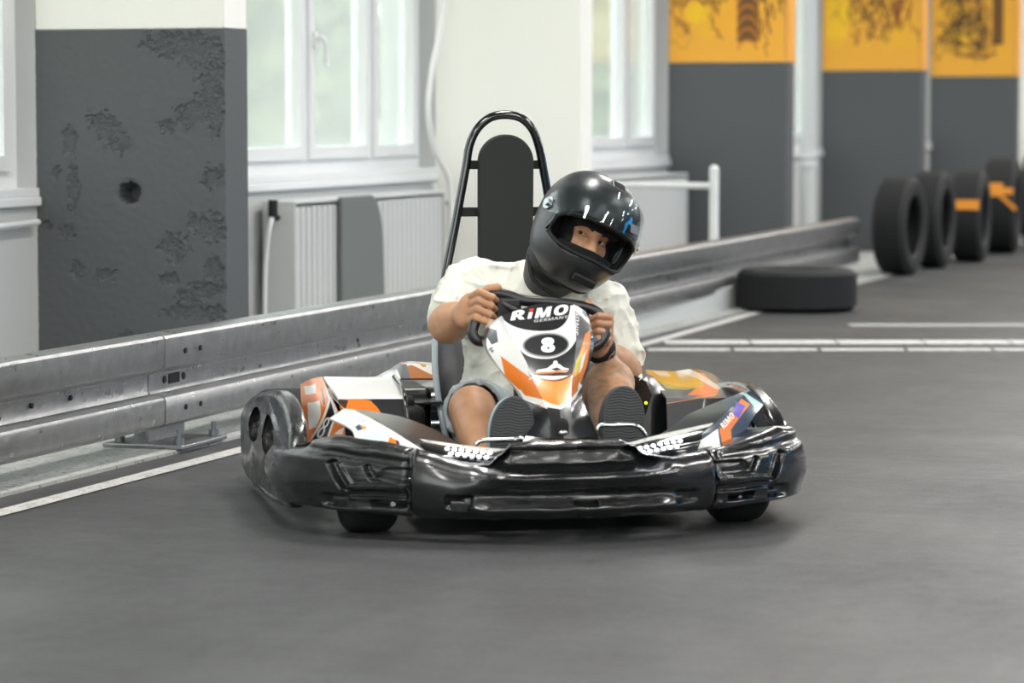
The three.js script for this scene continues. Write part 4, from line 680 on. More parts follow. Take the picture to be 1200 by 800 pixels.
// --- side pods
{
  const zl = (px, py) => py > 465 ? -0.26 - 0.0 : -0.26 - (465 - py) / 24 * 0.2;
  const bnd = [-0.68, -0.26, 0.1, 0.42];
  const dc = decal(420, 478, () => -0.32, bnd, 1024, BLACK, (x) => {
    poly(x, WHITE, [[372, 436], [470, 436], [476, 464.5], [386, 465]]);
    poly(x, '#8b5a33', [[387, 465], [430, 465], [440, 486], [402, 486]]); x.fillStyle = ORANGE; x.beginPath(); x.moveTo(392, 466); x.quadraticCurveTo(428, 462, 433, 470); x.quadraticCurveTo(441, 476, 443, 490); x.lineTo(404, 490); x.closePath(); x.fill(); poly(x, '#3a2a1c', [[388, 465], [404, 466], [400, 476]]);
    poly(x, '#e8e6e2', [[376, 452], [380, 456], [396, 484], [390, 486]]);
  });
  const podL = sheet([row(0, [384, 447, -0.8], [420, 447, -0.8], [461, 447, -0.8]), row(-0.46, [379, 441], [420, 441.5], [461, 441.5]), row(-0.26, [396, 465.5], [436, 465.5], [473, 464.5]), row(-0.22, [404, 500], [440, 500], [476, 494]), row(-0.22, [408, 545], [440, 545], [476, 545])], { nu: 6, nv: 4, su: false, sv: false, thick: 0.006, crease: 0.5 });
  const L = kp('side_pod', dc.map(podL), stickerMat(dc.t), 'side pod with white top and orange flash');
  const dn = decal(374, 480, (a, b) => -0.40 + 0.0062 * (a - 374) + 0.0024 * (b - 480), [-0.76, -0.42, 0.12, 0.44], 768, ORANGE, (x) => {
    poly(x, '#f3efe8', [[354, 450], [366, 446], [364, 456], [354, 459]]); poly(x, '#f6f2ec', [[355, 468], [368, 464], [371, 482], [368, 498], [360, 502], [356, 486]]);
    poly(x, '#5a3a24', [[371, 452], [373, 451], [376, 470], [373, 472]]); poly(x, WHITE, [[376, 440], [380, 446], [383, 470], [376, 490], [368, 514], [364, 514], [374, 484], [380, 466]]);
    poly(x, BLACK, [[383, 466], [388, 478], [400, 486], [390, 515], [366, 515], [378, 488]]); poly(x, WHITE, [[381, 462], [384, 460], [396, 482], [392, 486]]);
    x.strokeStyle = '#f3f3f0'; x.lineWidth = 2.6; x.save(); x.translate(378.5, 500); x.rotate(0.28); x.beginPath(); x.ellipse(0.6, -6.4, 3.4, 5.6, 0, 0, 7); x.stroke(); x.beginPath(); x.ellipse(-0.6, 6.4, 3.8, 6.4, 0, 0, 7); x.stroke(); x.restore();
    poly(x, WHITE, [[390, 495], [394, 494], [390, 515], [386, 515]]); poly(x, ORANGE, [[394, 494], [412, 497], [412, 515], [390, 515]]); poly(x, WHITE, [[398, 512], [404, 508], [412, 506], [412, 516]]);
  });
  const out = sheet([row(0, [352, 450, -0.62], [364, 444, -0.53], [377, 441, -0.47]), row(0, [353, 470, -0.54], [368, 466, -0.42], [386, 463, -0.33]), row(0, [357, 492, -0.45], [374, 488, -0.34], [396, 484, -0.26]), row(0, [360, 520, -0.40], [380, 520, -0.30], [412, 520, -0.22])], { nu: 8, nv: 6, su: true, sv: true, thick: 0.005 });
  part('number_panel', dn.map(out), stickerMat(dn.t), L, 'curved orange panel with a white eight');
  part('pod_edge', tube(row(0, [462, 441, -0.455], [474, 464, -0.255], [477, 495, -0.215]), 0.006, 20, 8), M.gloss, L);
  // rear cover and engine behind the pod
  const dr = decal(480, 435, () => -0.9, [-0.55, -0.05, 0.2, 0.45], 512, '#e9e7e0', (x) => { poly(x, '#6e7071', [[469, 428], [480, 428], [480, 446], [468, 446]]); poly(x, '#b5713c', [[480, 430], [486, 429], [508, 440], [508, 446], [480, 446]]); poly(x, '#d49a2a', [[494, 427], [504, 428], [502, 431], [498, 431]]); });
  const rc = sheet([row(-1.1, [440, 441], [456, 433], [470, 424], [484, 423], [510, 425]), row(-0.95, [444, 443], [460, 437], [471, 427], [484, 426], [510, 428]), row(-0.88, [448, 446], [464, 444], [472, 443], [484, 443], [510, 443])], { nu: 3, nv: 3, su: false, sv: false, thick: 0.006, crease: 0.4 });
  kp('rear_cover', dr.map(rc), stickerMat(dr.t), 'white rear cover with a tan panel');
  const e = new THREE.Group(); e.name = 'engine'; kart.add(e);
  part('engine_block', rbox(-0.4, -0.18, 0.1, 0.285, -0.98, -0.74, 0.02, 3), M.blackPlastic, e); part('air_box', rbox(-0.31, -0.24, 0.14, 0.255, -0.62, -0.5, 0.018, 3), M.matteBlack, e); part('shelf', rbox(-0.36, -0.17, 0.25, 0.257, -0.74, -0.62, 0.003, 1), M.blackPlastic, e); part('filter_cap', capRod(V(-0.28, 0.25, -0.56), V(-0.28, 0.262, -0.56), 0.02), M.matteBlack, e);
  // right pod
  const dR = decal(810, 455, (a, b) => -0.42 - 0.013 * (455 - b), [0.2, 0.75, 0.1, 0.45], 1024, '#2a2b2d', (x) => {
    poly(x, '#46484a', [[750, 440], [870, 440], [870, 470], [778, 468]]); poly(x, ORANGE, [[760, 434], [800, 434], [848, 444], [862, 462], [852, 470], [815, 472], [822, 458], [780, 452]]); poly(x, '#d9a315', [[768, 438], [800, 436], [838, 448], [826, 457], [800, 458], [776, 450]]); poly(x, '#a8962a', [[772, 446], [800, 455], [826, 456], [812, 460], [786, 457]]);
    poly(x, '#e6d2bd', [[804, 434], [818, 430], [868, 462], [856, 462]]); poly(x, '#f0dcc8', [[790, 443], [812, 445], [808, 448], [790, 446]]);
    poly(x, '#595b5d', [[782, 468], [835, 467], [810, 492], [790, 505], [782, 505]]); poly(x, '#c2753c', [[832, 467], [838, 468], [812, 487], [810, 484]]);
  });
  const podR = sheet([row(0, [756, 433, -0.85], [790, 435, -0.85], [815, 431, -0.85], [836, 438, -0.8], [868, 462, -0.72]), row(0, [766, 448, -0.5], [795, 451, -0.5], [820, 450, -0.5], [845, 455, -0.5], [868, 464, -0.5]), row(0, [781, 466, -0.32], [800, 467, -0.32], [825, 467, -0.32], [850, 466, -0.34], [866, 468, -0.4]), row(0, [783, 525, -0.28], [802, 525, -0.28], [825, 525, -0.28], [850, 522, -0.3], [866, 515, -0.36])], { nu: 5, nv: 6, su: false, sv: false, thick: 0.006, crease: 0.4 });
  kp('side_pod', dR.map(podR), stickerMat(dR.t), 'side pod with yellow and orange top sticker');
  // tank box beside the seat
  const bx = new THREE.Group(); bx.name = 'tank_box'; kart.add(bx);
  part('tank_body', sheet([row(0, [740, 432, -0.66], [752, 436, -0.6], [764, 440, -0.52], [781, 459, -0.4], [782, 530, -0.36]), row(0, [738, 438, -0.5], [748, 442, -0.46], [757, 447, -0.42], [764, 463, -0.38], [764, 530, -0.34]), row(0, [735, 450, -0.46], [742, 460, -0.44], [748, 475, -0.4], [752, 500, -0.36], [752, 530, -0.34])].map((r) => r), { nu: 4, nv: 4, su: false, sv: false, thick: 0.006, crease: 0.5 }), M.blackPlastic, bx);
  for (const [a, b] of [[748, 440], [754, 444], [761, 449]]) part('white_tooth', sheet([row(-0.44, [a, b], [a + 4, b - 3], [a + 5, b + 1]), row(-0.43, [a + 1, b + 2], [a + 5, b + 3], [a + 1, b + 6])], { thick: 0.002, sv: false }), M.whitePaint, bx);
  part('status_diode', disc(K(757, 472, -0.36), V(0, 0, 1), 0.004, 0.006), std({ color: 0xc8e020, emissive: 0xc8e020, emissiveIntensity: 1.5 }), bx, 'tiny yellow green status light');
}
// --- pedal hoops
for (const p of [[[557, 521], [562, 517], [580, 515.5], [600, 515], [612, 513.5], [613, 524]], [[700, 503], [702, 499], [720, 498], [738, 497.5], [748, 500], [756, 509], [757, 520]]]) kp('pedal_hoop', tube(p.map(([a, b]) => K(a, b, 0.16)), 0.0055, 40, 10), M.chrome, 'bent chrome pedal hoop');
// --- seat
{
  const ring = (y, w, d, zc, xc) => { const r = []; for (let i = 0; i <= 16; i++) { const a = Math.PI * (1 - i / 16); r.push(V(xc + Math.cos(a) * w, y, zc - Math.sin(a) * d)); } return r; };
  const xc = 0.055; const g = sheet([ring(0.41, 0.215, 0.16, -0.80, xc), ring(0.33, 0.225, 0.19, -0.74, xc), ring(0.22, 0.225, 0.24, -0.64, xc), ring(0.12, 0.21, 0.25, -0.6, xc), ring(0.085, 0.12, 0.16, -0.62, xc)], { nu: 2, nv: 5, su: true, sv: true, thick: 0.008 });
  kp('seat', g, M.blackPlastic, 'moulded black bucket seat');
  kp('seat_rim', [tube([V(xc - 0.218, 0.412, -0.80), V(xc - 0.228, 0.33, -0.735), V(xc - 0.23, 0.22, -0.635), V(xc - 0.215, 0.12, -0.595)], 0.009, 30, 8), tube([V(xc + 0.218, 0.412, -0.80), V(xc + 0.228, 0.33, -0.735), V(xc + 0.23, 0.22, -0.635), V(xc + 0.215, 0.12, -0.595)], 0.009, 30, 8)], std({ color: 0x9fa8ae, roughness: 0.3 }), 'pale edge trim of the seat');
}
// --- headrest hoop and pad
{
  const z = -1.05;
  kp('headrest_frame', tube([[514, 440], [517, 380], [521, 331], [534, 262], [546, 196], [551, 168], [560, 150], [574, 138], [592, 134.5], [610, 138], [623, 150], [631, 170], [637, 200], [648, 262], [660, 331], [664, 440]].map(([a, b]) => K(a, b, z)), 0.0125, 110, 12, false), M.gloss, 'bent black tube hoop behind the headrest');
  const c0 = K(592.5, 160, z + 0.02), l = K(563.5, 230, z + 0.02), r = K(622, 230, z + 0.02), b = K(592.5, 318, z + 0.02), w = (r.x - l.x) / 2, xc = (l.x + r.x) / 2;
  const s = new THREE.Shape(); s.moveTo(-w, b.y); s.lineTo(-w * 1.0, c0.y - w); s.absarc(0, c0.y - w, w, Math.PI, 0, true); s.lineTo(w * 0.97, b.y); s.closePath();
  const g = new THREE.ExtrudeGeometry(s, { depth: 0.03, bevelEnabled: true, bevelSize: 0.006, bevelThickness: 0.006, bevelSegments: 3, curveSegments: 28 }); g.translate(xc, 0, z); kp('headrest_pad', g, M.pad, 'flat dark padded headrest board');
  for (const [y, xl, xr] of [[193, 547, 637], [248, 537, 646]]) { const a = K(xl, y - 5, z), d = K(xr, y + 5, z); kp('headrest_strap', rbox(a.x, d.x, d.y, a.y, z - 0.008, z - 0.003, 0.002, 1), M.matteBlack); }
}
// --- steering wheel
{
  const sw = new THREE.Group(); sw.name = 'steering_wheel'; kart.add(sw);
  const zt = (py) => -0.32 + (py - 345) / 60 * 0.05;
  const ring = [[578, 344], [569, 352], [562, 366], [555, 382], [554, 392], [560, 399], [569, 400], [585, 404], [640, 412], [690, 408], [703, 402], [709, 390], [707, 376], [700, 366], [690, 361], [670, 357], [640, 354], [612, 352], [594, 346]];
  part('rim', tube(ring.map(([a, b]) => K(a, b, zt(b))), 0.0145, 130, 12, true), M.blackPlastic, sw, 'thick black grip rim');
  part('hub', [rod(K(640, 385, -0.30), K(645, 392, -0.26), 0.04, 20), rod(K(582, 352, -0.315), K(640, 384, -0.295), 0.014), rod(K(690, 372, -0.305), K(640, 384, -0.295), 0.014), rbox(-0.09, -0.02, 0.47, 0.56, -0.33, -0.30, 0.01, 2)], M.blackPlastic, sw);
  kp('steering_column', rod(K(642, 390, -0.28), K(655, 500, 0.04), 0.012), M.steel);
}

// ------------------------------------------------------------------ driver (kart coordinates, shifted to the hips)
{
  const base = V(0.07, 0.1, -0.66), bw = toWorld(base);
  const man = thing('person', 'driver in a pale cream t-shirt and black helmet leaning over the steering wheel', 'person', bw.toArray(), KA);
  const put = (name, geo, mat, parent = man, label) => { const g = Array.isArray(geo) ? mergeGeometries(geo.map(strip)) : geo; g.translate(-base.x, -base.y, -base.z); return part(name, g, mat, parent, label); };
  // joints
  const neck = K(645, 326, -0.62), chest = V(0.10, 0.46, -0.68), belly = V(0.075, 0.27, -0.66), hipR = V(-0.02, 0.19, -0.66), hipL = V(0.16, 0.19, -0.66);
  const shR = K(549, 338, -0.70), shL = K(708, 362, -0.64), elR = K(524, 380, -0.53), elL = K(731, 436, -0.56), wrR = K(545, 368, -0.36), wrL = K(703, 408, -0.36);
  const knR = K(553, 479, -0.36), knL = K(716, 449, -0.36), anR = V(-0.165, 0.13, -0.03), anL = V(0.165, 0.13, -0.03);
  const headQ = new THREE.Quaternion().setFromEuler(new THREE.Euler(0.16, 0.12, -0.46, 'YXZ')), headC = K(683, 273, -0.5);
  const H = (x, y, z) => V(x, y, z).applyQuaternion(headQ).add(headC), headInv = headQ.clone().invert();
  const mid = (a, b, t) => a.clone().lerp(b, t);
  // body field
  const torso = [bone(hipR, hipL, 0.115), bone(belly.clone().add(V(-0.06, 0, 0)), belly.clone().add(V(0.06, 0, 0)), 0.108), bone(mid(hipR, belly, 0.5), mid(shR, chest, 0.5).add(V(0, -0.04, 0.01)), 0.105, 0.1), bone(mid(hipL, belly, 0.5), mid(shL, chest, 0.5).add(V(0, -0.03, 0.01)), 0.105, 0.1), bone(mid(shR, shL, 0.16), mid(shR, shL, 0.84), 0.072), bone(belly, chest, 0.115), bone(mid(shR, shL, 0.5), neck, 0.08, 0.056)];
  const upper = [bone(shR, elR, 0.056, 0.042), bone(shL, elL, 0.054, 0.042)];
  const fore = [bone(elR, wrR, 0.044, 0.028), bone(mid(elR, wrR, 0.25), mid(elR, wrR, 0.4), 0.046), bone(elL, wrL, 0.043, 0.028), bone(mid(elL, wrL, 0.25), mid(elL, wrL, 0.4), 0.045)];
  const legs = [bone(hipR, knR, 0.082, 0.056), bone(hipL, knL, 0.082, 0.056), bone(knR, anR, 0.052, 0.036), bone(knL, anL, 0.054, 0.036), bone(mid(knR, anR, 0.2), mid(knR, anR, 0.45), 0.056, 0.05), bone(mid(knL, anL, 0.2), mid(knL, anL, 0.45), 0.058, 0.05)];
  const body = union([...torso, ...upper, ...fore, ...legs, bone(neck, H(0, -0.08, -0.03), 0.056)], 0.035);
  const bodyG = skin(body, [-0.32, 0.04, -0.9], [0.5, 0.74, 0.06], 0.0075);
  // hands gripping the rim
  const handG = (palm, fingers, thumb) => {
    const fs = [union(palm, 0.02), ...fingers.map((c) => union(c.slice(0, -1).map((p, i) => bone(p, c[i + 1], 0.0105 - i * 0.0008, 0.0098 - i * 0.001)), 0.004)), union(thumb.slice(0, -1).map((p, i) => bone(p, thumb[i + 1], 0.0125 - i * 0.001, 0.0112)), 0.006)];
    const f = (x, y, z) => { let d = fs[0](x, y, z); for (let i = 1; i < fs.length; i++) { const e = fs[i](x, y, z), k = 0.006, h = Math.max(k - Math.abs(d - e), 0) / k; d = Math.min(d, e) - h * h * k * 0.25; } return d; };
    const lo = [1e3, 1e3, 1e3], hi = [-1e3, -1e3, -1e3]; [...fingers.flat(), ...thumb].forEach((p) => { [p.x, p.y, p.z].forEach((v, i) => { lo[i] = Math.min(lo[i], v - 0.07); hi[i] = Math.max(hi[i], v + 0.05); }); });
    return skin(f, lo, hi, 0.0026);
  };
  const zr = -0.315; // plane of the grip
  const fR = [[347, 0], [357, 0.5], [367, 1], [377, 1.6]].map(([y, s]) => { const o = -s * 2.6; return [K(549 + o, y + 2, zr - 0.025), K(562 + o, y - 5, zr + 0.034), K(577 + o, y + 1, zr + 0.036), K(582 + o, y + 5, zr + 0.006), K(575 + o, y + 6, zr - 0.012)]; });
  const handR = handG([bone(wrR, K(546, 358, zr - 0.025), 0.027, 0.02), bone(wrR, K(544, 373, zr - 0.025), 0.026, 0.018), bone(K(550, 352, zr - 0.02), K(545, 376, zr - 0.02), 0.017, 0.016), bone(wrR, mid(wrR, elR, 0.25), 0.029, 0.031)], fR, [K(553, 354, zr - 0.035), K(562, 344, zr - 0.02), K(573, 338.5, zr - 0.01), K(583, 336.5, zr + 0.0)]);
  const fL = [[372, 0], [381, 0.3], [390, 0.7], [399, 1.2]].map(([y, s]) => [K(711 - s, y + 2, zr - 0.03), K(714 - s * 1.5, y - 1, zr + 0.03), K(702 - s, y - 2, zr + 0.044), K(692, y + 2, zr + 0.018), K(694, y + 4, zr - 0.006)]);
  const handL = handG([bone(wrL, K(709, 378, zr - 0.03), 0.026, 0.018), bone(wrL, K(708, 396, zr - 0.03), 0.026, 0.018), bone(K(711, 376, zr - 0.022), K(708, 398, zr - 0.022), 0.016), bone(wrL, mid(wrL, elL, 0.25), 0.029, 0.031)], fL, [K(708, 378, zr - 0.03), K(702, 368, zr - 0.015), K(694, 360, zr - 0.005), K(689, 355, zr + 0.004)]);
  // head with brow, nose, lips
  const ears = [];
  const hb = (c, rx, ry, rz) => { const m = Math.min(rx, ry, rz); return (x, y, z) => (Math.hypot((x - c[0]) / rx, (y - c[1]) / ry, (z - c[2]) / rz) - 1) * m; };
  const headF = union([hb([0, 0.03, -0.02], 0.078, 0.1, 0.098), hb([0, -0.04, 0.02], 0.062, 0.085, 0.07), hb([0, 0.028, 0.07], 0.056, 0.014, 0.022), bone(V(0, 0.012, 0.084), V(0, -0.032, 0.108), 0.010, 0.0145), hb([0.016, -0.034, 0.094], 0.010, 0.008, 0.010), hb([-0.016, -0.034, 0.094], 0.010, 0.008, 0.010), hb([0.04, -0.028, 0.062], 0.022, 0.02, 0.02), hb([-0.04, -0.028, 0.062], 0.022, 0.02, 0.02), hb([0, -0.066, 0.086], 0.024, 0.008, 0.010), hb([0, -0.1, 0.076], 0.022, 0.018, 0.016)], 0.016);
  const headG = skin((x, y, z) => { let d = headF(x, y, z); for (const s of [-1, 1]) d = Math.max(d, -(hb([s * 0.031, 0.0, 0.079], 0.0155, 0.0056, 0.022)(x, y, z))); return d; }, [-0.095, -0.15, -0.13], [0.095, 0.145, 0.14], 0.003); headG.applyQuaternion(headQ); headG.translate(headC.x, headC.y, headC.z);
  { // thin black hood with an eye opening
    const hole = (x, y, z) => { const qx = Math.max(Math.abs(x) - 0.034, 0), qy = Math.max(Math.abs(y + 0.012) - 0.014, 0); return Math.max(Math.hypot(qx, qy) - 0.02, 0.02 - z); };
    const g = skin((x, y, z) => Math.max(headF(x, y, z) - 0.004, -hole(x, y, z), -headF(x, y, z) - 0.004), [-0.1, -0.155, -0.135], [0.1, 0.15, 0.145], 0.0028); g.applyQuaternion(headQ); g.translate(headC.x, headC.y, headC.z);
    put('balaclava', g, std({ color: 0x0e0f10, roughness: 0.95 }), man, 'thin black hood under the helmet');
  }
  const all = mergeGeometries([bodyG, handR, handL, headG].map((g) => strip(g)));
  { // skin tone with natural mottling, and the faded tattoo on the left shin
    const p = all.attributes.position, col = new Float32Array(p.count * 3), c = new THREE.Color(), ink = rgb(0.16, 0.17, 0.12);
    for (let i = 0; i < p.count; i++) {
      const x = p.getX(i), y = p.getY(i), z = p.getZ(i), n = n3(x * 22, y * 22, z * 22) * 0.06 + n3(x * 90, y * 90, z * 90) * 0.04;
      c.setRGB(0.50 * (1 + n), 0.265 * (1 + n * 1.1), 0.145 * (1 + n * 1.2));
      if (x > 0.12 && y < 0.42 && z > -0.42) { const t = n3(x * 34, y * 40, z * 26); if (t > 0.2) c.lerp(ink, Math.min(0.5, (t - 0.2) * 2)); const line = Math.abs(n3(x * 26 + 9, y * 30, z * 20)); if (line < 0.07) c.lerp(ink, 0.45); }
      col.set([c.r, c.g, c.b], i * 3);
    }
    all.setAttribute('color', new THREE.BufferAttribute(col, 3));
  }
  put('body', all, phy({ vertexColors: true, roughness: 0.5, sheen: 0.15, sheenRoughness: 0.5 }));
  // eyes
  for (const s of [-1, 1]) {
    const e = put('eye', new THREE.SphereGeometry(0.0125, 24, 16).rotateX(Math.PI / 2).applyQuaternion(headQ).translate(...H(s * 0.031, 0.0005, 0.0565).toArray()), std({ color: 0xd9d2c8, roughness: 0.15 }));
    put('iris', new THREE.SphereGeometry(0.0068, 20, 12).scale(1, 1, 0.6).applyQuaternion(headQ).translate(...H(s * 0.031 - 0.0032, 0.0008, 0.0658).toArray()), std({ color: 0x1c120c, roughness: 0.08 }), e);
    put('eyebrow', tube([H(s * 0.013, 0.0195, 0.090), H(s * 0.03, 0.0245, 0.0855), H(s * 0.05, 0.019, 0.069)], 0.0042, 14, 6), M.matteBlack, man);
  }
  // t-shirt
  const wrinkle = (x, y, z) => { const f = Math.abs(n3(x * 7 + y * 6, y * 9 - x * 5, z * 8)), r = Math.abs(n3(x * 13 - y * 9 + 4, y * 6 + x * 11, z * 10)); return 0.026 * (0.3 - f) * (f < 0.3 ? 1 : 0.2) + 0.013 * (0.25 - r) * (r < 0.25 ? 1 : 0.2); };
  const shirtF0 = union([...torso, bone(shR, mid(shR, elR, 0.7), 0.062, 0.056), bone(shL, mid(shL, elL, 0.68), 0.06, 0.058)], 0.045);
  const neckDir = H(0, -0.08, -0.03).sub(neck).normalize();
  const neckHole = bone(neck.clone().addScaledVector(neckDir, -0.005), neck.clone().addScaledVector(neckDir, 0.15), 0.066, 0.085);
  const shirtF = (x, y, z) => { let d = shirtF0(x, y, z) - 0.012; if (Math.abs(d) < 0.03) d -= wrinkle(x, y, z); const q = V(x, y, z);
    d = Math.max(d, -neckHole(x, y, z)); d = Math.max(d, 0.175 - y);
    return d; };
  put('t_shirt', skin(shirtF, [-0.28, 0.15, -0.92], [0.46, 0.72, -0.44], 0.0045), std({ color: 0xe2e2d6, roughness: 0.9, bumpMap: clothBump, bumpScale: 0.0004 }), man, 'pale cream t-shirt');
  // shorts
  const hem = (k, h, t) => { const d = k.clone().sub(h).normalize(), o = mid(h, k, t); return (x, y, z) => (x - o.x) * d.x + (y - o.y) * d.y + (z - o.z) * d.z; };
  const thighR = bone(hipR, mid(hipR, knR, 0.98), 0.098, 0.082), thighL = bone(hipL, mid(hipL, knL, 0.86), 0.098, 0.078), hR = hem(knR, hipR, 0.95), hL = hem(knL, hipL, 0.8);
  const cuff = bone(mid(hipR, knR, 0.7), mid(hipR, knR, 1.3), 0.068, 0.072), seatF = bone(hipR, hipL, 0.122), shortsF = (x, y, z) => { const a = Math.max(thighR(x, y, z), hR(x, y, z)), b = Math.max(thighL(x, y, z), hL(x, y, z)), c = seatF(x, y, z); let d = Math.min(a, b); d = Math.max(d, -cuff(x, y, z)); const k = 0.03, h = Math.max(k - Math.abs(d - c), 0) / k; return Math.min(d, c) - h * h * k * 0.25 - (Math.abs(d) < 0.05 ? 0.6 * wrinkle(x, y, z) : 0); };
  put('shorts', skin(shortsF, [-0.32, 0.04, -0.84], [0.4, 0.46, -0.2], 0.005), std({ color: 0xaab6ba, roughness: 0.9 }), man, 'pale grey blue shorts');
  // shoes standing on their heels against the pedals
  const shoe = (cx, top, x0, lean, rimCol) => {
    const g = new THREE.Group(); g.name = 'shoe'; man.add(g);
    const s = new THREE.Shape(), w = 0.051, L = top - 0.055; s.moveTo(-w * 0.72, 0.03); s.quadraticCurveTo(-w * 0.75, 0, 0, 0); s.quadraticCurveTo(w * 0.75, 0, w * 0.72, 0.03); s.bezierCurveTo(w * 0.7, L * 0.35, w * 1.08, L * 0.5, w * 1.02, L * 0.72); s.bezierCurveTo(w * 0.98, L * 0.9, w * 0.5, L, 0, L); s.bezierCurveTo(-w * 0.55, L, -w * 1.02, L * 0.88, -w * 1.05, L * 0.7); s.bezierCurveTo(-w * 1.05, L * 0.5, -w * 0.7, L * 0.35, -w * 0.72, 0.03);
    const place = (q) => { q.rotateX(-0.10); q.rotateZ(lean); q.rotateY(0.05); q.translate(cx, 0.058, x0); return q; };
    const e = (d, bev, off) => { const q = new THREE.ExtrudeGeometry(s, { depth: d, bevelEnabled: true, bevelSize: bev, bevelThickness: bev, bevelSegments: 3, curveSegments: 20 }); q.translate(0, 0, off); return q; };
    const out = (q) => { q.translate(-base.x, -base.y, -base.z); return q; };
    part('sole', out(place(e(0.008, 0.004, 0.0))), std({ color: 0x3c3f40, roughness: 0.8, bumpMap: soleBump, bumpScale: 0.0014 }), g, 'dark wavy rubber sole');
    part('midsole', out(place(e(0.016, 0.004, -0.024))), std({ color: rimCol, roughness: 0.7 }), g);
    const up = skin(union([bone(V(0, 0.05, -0.06), V(0, L - 0.055, -0.05), 0.042, 0.040), bone(V(0, 0.05, -0.06), V(0, 0.08, -0.12), 0.042, 0.045)], 0.03), [-0.08, -0.02, -0.2], [0.08, L + 0.02, 0.02], 0.005);
    { const p = up.attributes.position; for (let i = 0; i < p.count; i++) if (p.getZ(i) > -0.024) p.setZ(i, -0.024); up.computeVertexNormals(); }
    part('upper', out(place(up)), std({ color: rimCol, roughness: 0.85 }), g);
  };
  const tR = K(590, 467, 0.09), tL = K(731, 455, 0.09);
  shoe(tR.x + 0.005, tR.y, 0.105, -0.10, 0x9db3b8); shoe(tL.x - 0.012, tL.y, 0.105, -0.06, 0x43474a);
  // watch
  { const d = elL.clone().sub(wrL).normalize(), c = wrL.clone().addScaledVector(d, 0.002), g = new THREE.TorusGeometry(0.033, 0.009, 12, 40); g.scale(1, 1, 2.2); g.applyQuaternion(new THREE.Quaternion().setFromUnitVectors(V(0, 0, 1), d)); g.translate(c.x, c.y, c.z);
    const w = put('wrist_watch', g, M.matteBlack, man, 'black sports watch'); const n = V(0.1, -0.1, 1); n.addScaledVector(d, -n.dot(d)).normalize(); put('watch_face', disc(c.clone().addScaledVector(n, 0.037), n, 0.016, 0.008, 24), M.gloss, w); }
  // neck gaiter
  put('neck_gaiter', skin(union([bone(neck.clone().addScaledVector(neckDir, 0.0).add(V(-0.012, -0.004, 0.012)), H(-0.02, -0.10, -0.02), 0.068, 0.086)], 0.02), [-0.05, 0.45, -0.8], [0.36, 0.8, -0.3], 0.006), std({ color: 0x141516, roughness: 0.55 }), man, 'black neck gaiter');

  // ---------------- helmet
  const helmet = new THREE.Group(); helmet.name = 'helmet'; helmet.position.copy(headC).sub(base); helmet.quaternion.copy(headQ); helmet.userData.label = 'black full face helmet with a raised clear visor'; man.add(helmet);
  const shellF = (grow) => (x, y, z) => {
    const front = sstep(-0.02, 0.1, z), low = sstep(0.02, -0.12, y);
    const ax = 0.132 - 0.012 * low * front + grow, ay = (y > 0.02 ? 0.148 : 0.185) + grow, az = (z > 0 ? 0.158 + 0.012 * low : 0.152 - 0.02 * low) + grow, yy = y - 0.02;
    const k = Math.pow(Math.pow(Math.abs(x) / ax, 2.25) + Math.pow(Math.abs(yy) / ay, 2.25) + Math.pow(Math.abs(z) / az, 2.25), 1 / 2.25);
    return (k - 1) * 0.13;
  };
  const port = (m) => (x, y, z) => { const w = Math.abs(x), cy = -0.012 - 0.10 * w * (w > 0.05 ? 0.6 : 0.6), hh = 0.054 - m - 0.6 * Math.max(0, w - 0.085); const dx = w - (0.122 - m), dy = Math.abs(y - (cy + 0.012)) - hh; const r = 0.02; const qx = Math.max(dx + r, 0), qy = Math.max(dy + r, 0); const d2 = Math.hypot(qx, qy) + Math.min(Math.max(dx + r, dy + r), 0) - r; return Math.max(d2, 0.012 - z); };
  const outer = shellF(0), inner = shellF(-0.022), pt = port(0);
  const cutPlane = (x, y, z) => -0.128 - 0.22 * z - y; // lower rim, deeper at the chin
  part('shell', skin((x, y, z) => Math.max(outer(x, y, z), -inner(x, y, z), -pt(x, y, z), cutPlane(x, y, z)), [-0.16, -0.2, -0.18], [0.16, 0.2, 0.2], 0.0034), phy({ color: 0x303234, roughness: 0.34, metalness: 0.25, clearcoat: 0.35, clearcoatRoughness: 0.25 }), helmet);
  const lin = shellF(-0.021), lin2 = shellF(-0.056), p2 = port(0.013);
  part('lining', skin((x, y, z) => Math.max(lin(x, y, z), -lin2(x, y, z), -p2(x, y, z), cutPlane(x, y, z)), [-0.15, -0.2, -0.17], [0.15, 0.19, 0.19], 0.005), std({ color: 0x0c0d0e, roughness: 0.95 }), helmet);
  // gasket round the eye port
  { const pts = []; for (let i = 0; i < 64; i++) { const a = i / 64 * Math.PI * 2, c = Math.cos(a), s = Math.sin(a); let x = 0.12 * Math.sign(c) * Math.pow(Math.abs(c), 0.5), y = 0.05 * Math.sign(s) * Math.pow(Math.abs(s), 0.6) - 0.06 * Math.abs(x); let lo = 0, hi = 0.25; for (let k = 0; k < 26; k++) { const m = (lo + hi) / 2; (outer(x, y, m) < 0 ? (lo = m) : (hi = m)); } pts.push(V(x, y, Math.max(0.01, lo - 0.002))); } part('port_gasket', new THREE.TubeGeometry(new THREE.CatmullRomCurve3(pts, true), 160, 0.005, 8, true), M.matteBlack, helmet); }
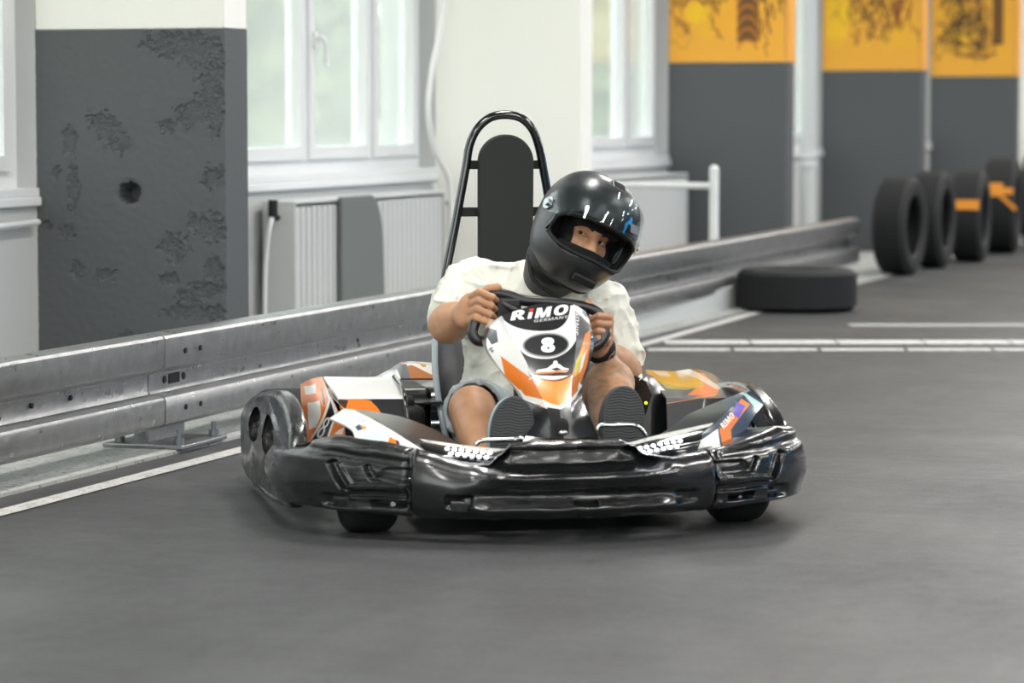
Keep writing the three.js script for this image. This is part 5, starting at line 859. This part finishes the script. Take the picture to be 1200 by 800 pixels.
  part('rim_trim', (() => { const pts = []; for (let i = 0; i < 48; i++) { const a = i / 48 * Math.PI * 2; let lo = 0, hi = 0.22; for (let k = 0; k < 26; k++) { const m = (lo + hi) / 2, x = Math.sin(a) * m, z = Math.cos(a) * m, y = -0.128 - 0.22 * z; (outer(x, y, z) < 0 ? (lo = m) : (hi = m)); } const m = lo - 0.003; pts.push(V(Math.sin(a) * m, -0.128 - 0.22 * Math.cos(a) * m, Math.cos(a) * m)); } return new THREE.TubeGeometry(new THREE.CatmullRomCurve3(pts, true), 120, 0.0055, 8, true); })(), M.matteBlack, helmet);
  // raised visor
  { const rows = []; for (let j = 0; j <= 4; j++) { const r = [], v = j / 4; for (let i = 0; i <= 16; i++) { const th = (-1 + 2 * i / 16) * 1.42, e = Math.abs(th) / 1.42, hTop = 0.055 - 0.018 * e * e, hBot = -0.05 + 0.035 * Math.pow(e, 4), y = hTop + (hBot - hTop) * v; const bulge = 1 - 0.09 * (y / 0.06) ** 2 * 0.4; r.push(V(0.143 * Math.sin(th) * bulge, y, 0.178 * Math.cos(th) * bulge)); } rows.push(r); }
    const g = sheet(rows, { nu: 3, nv: 3, su: true, sv: true, thick: 0.0022 }); g.rotateX(-0.53); g.translate(0, 0.010, 0.002);
    const v = part('visor', g, phy({ color: 0xf2f6f6, roughness: 0.03, transmission: 1, thickness: 0, ior: 1.5, clearcoat: 1 }), helmet, 'clear scratched visor');
    const tag = box(-0.017, 0.017, -0.012, 0.012, -0.0004, 0.0004); const th = 0.42; tag.rotateX(-0.5); tag.rotateY(th); tag.translate(0.146 * Math.sin(th), 0.075, 0.178 * Math.cos(th) * 0.97 + 0.002); part('sticker', tag, std({ color: 0x6d7072, roughness: 0.6 }), v, 'small grey sticker');
    { const r = []; for (let j = 0; j <= 3; j++) { const q = []; for (let i = 0; i <= 12; i++) { const th = (-1 + i / 6) * 0.95, y = -0.036 - j * 0.022 - 0.06 * Math.abs(Math.sin(th)) * 0.13; q.push(V(0.105 * Math.sin(th), y + 0.008 * Math.cos(th), 0.128 * Math.cos(th))); } r.push(q); } part('breath_guard', sheet(r, { nu: 2, nv: 2, su: true, thick: 0.004 }), std({ color: 0x0d0e0f, roughness: 0.9 }), helmet, 'black breath guard below the nose'); }
    for (const s of [-1, 1]) part('pivot', [disc(V(s * 0.138, 0.03, 0.03), V(s, 0.1, 0.25), 0.018, 0.014, 24), disc(V(s * 0.146, 0.031, 0.032), V(s, 0.1, 0.25), 0.010, 0.012, 20)], M.steel, helmet, 'silver visor pivot'); }
  part('chin_vent', (() => { const g = rbox(-0.035, 0.035, -0.011, 0.011, -0.008, 0.006, 0.006, 3); g.rotateX(0.25); g.translate(0, -0.108, 0.158); return g; })(), M.matteBlack, helmet);
  part('crown_vent', (() => { const g = rbox(-0.022, 0.022, -0.006, 0.006, -0.018, 0.018, 0.005, 3); g.rotateX(0.5); g.translate(0, 0.153, 0.07); return g; })(), M.blackPlastic, helmet);
  part('chin_strap', tube([V(-0.1, -0.12, -0.02), V(-0.075, -0.17, 0.02), V(0, -0.185, 0.05)], 0.006, 20, 6), M.matteBlack, helmet);
}
lit(scene);
renderer.render(scene, camera);
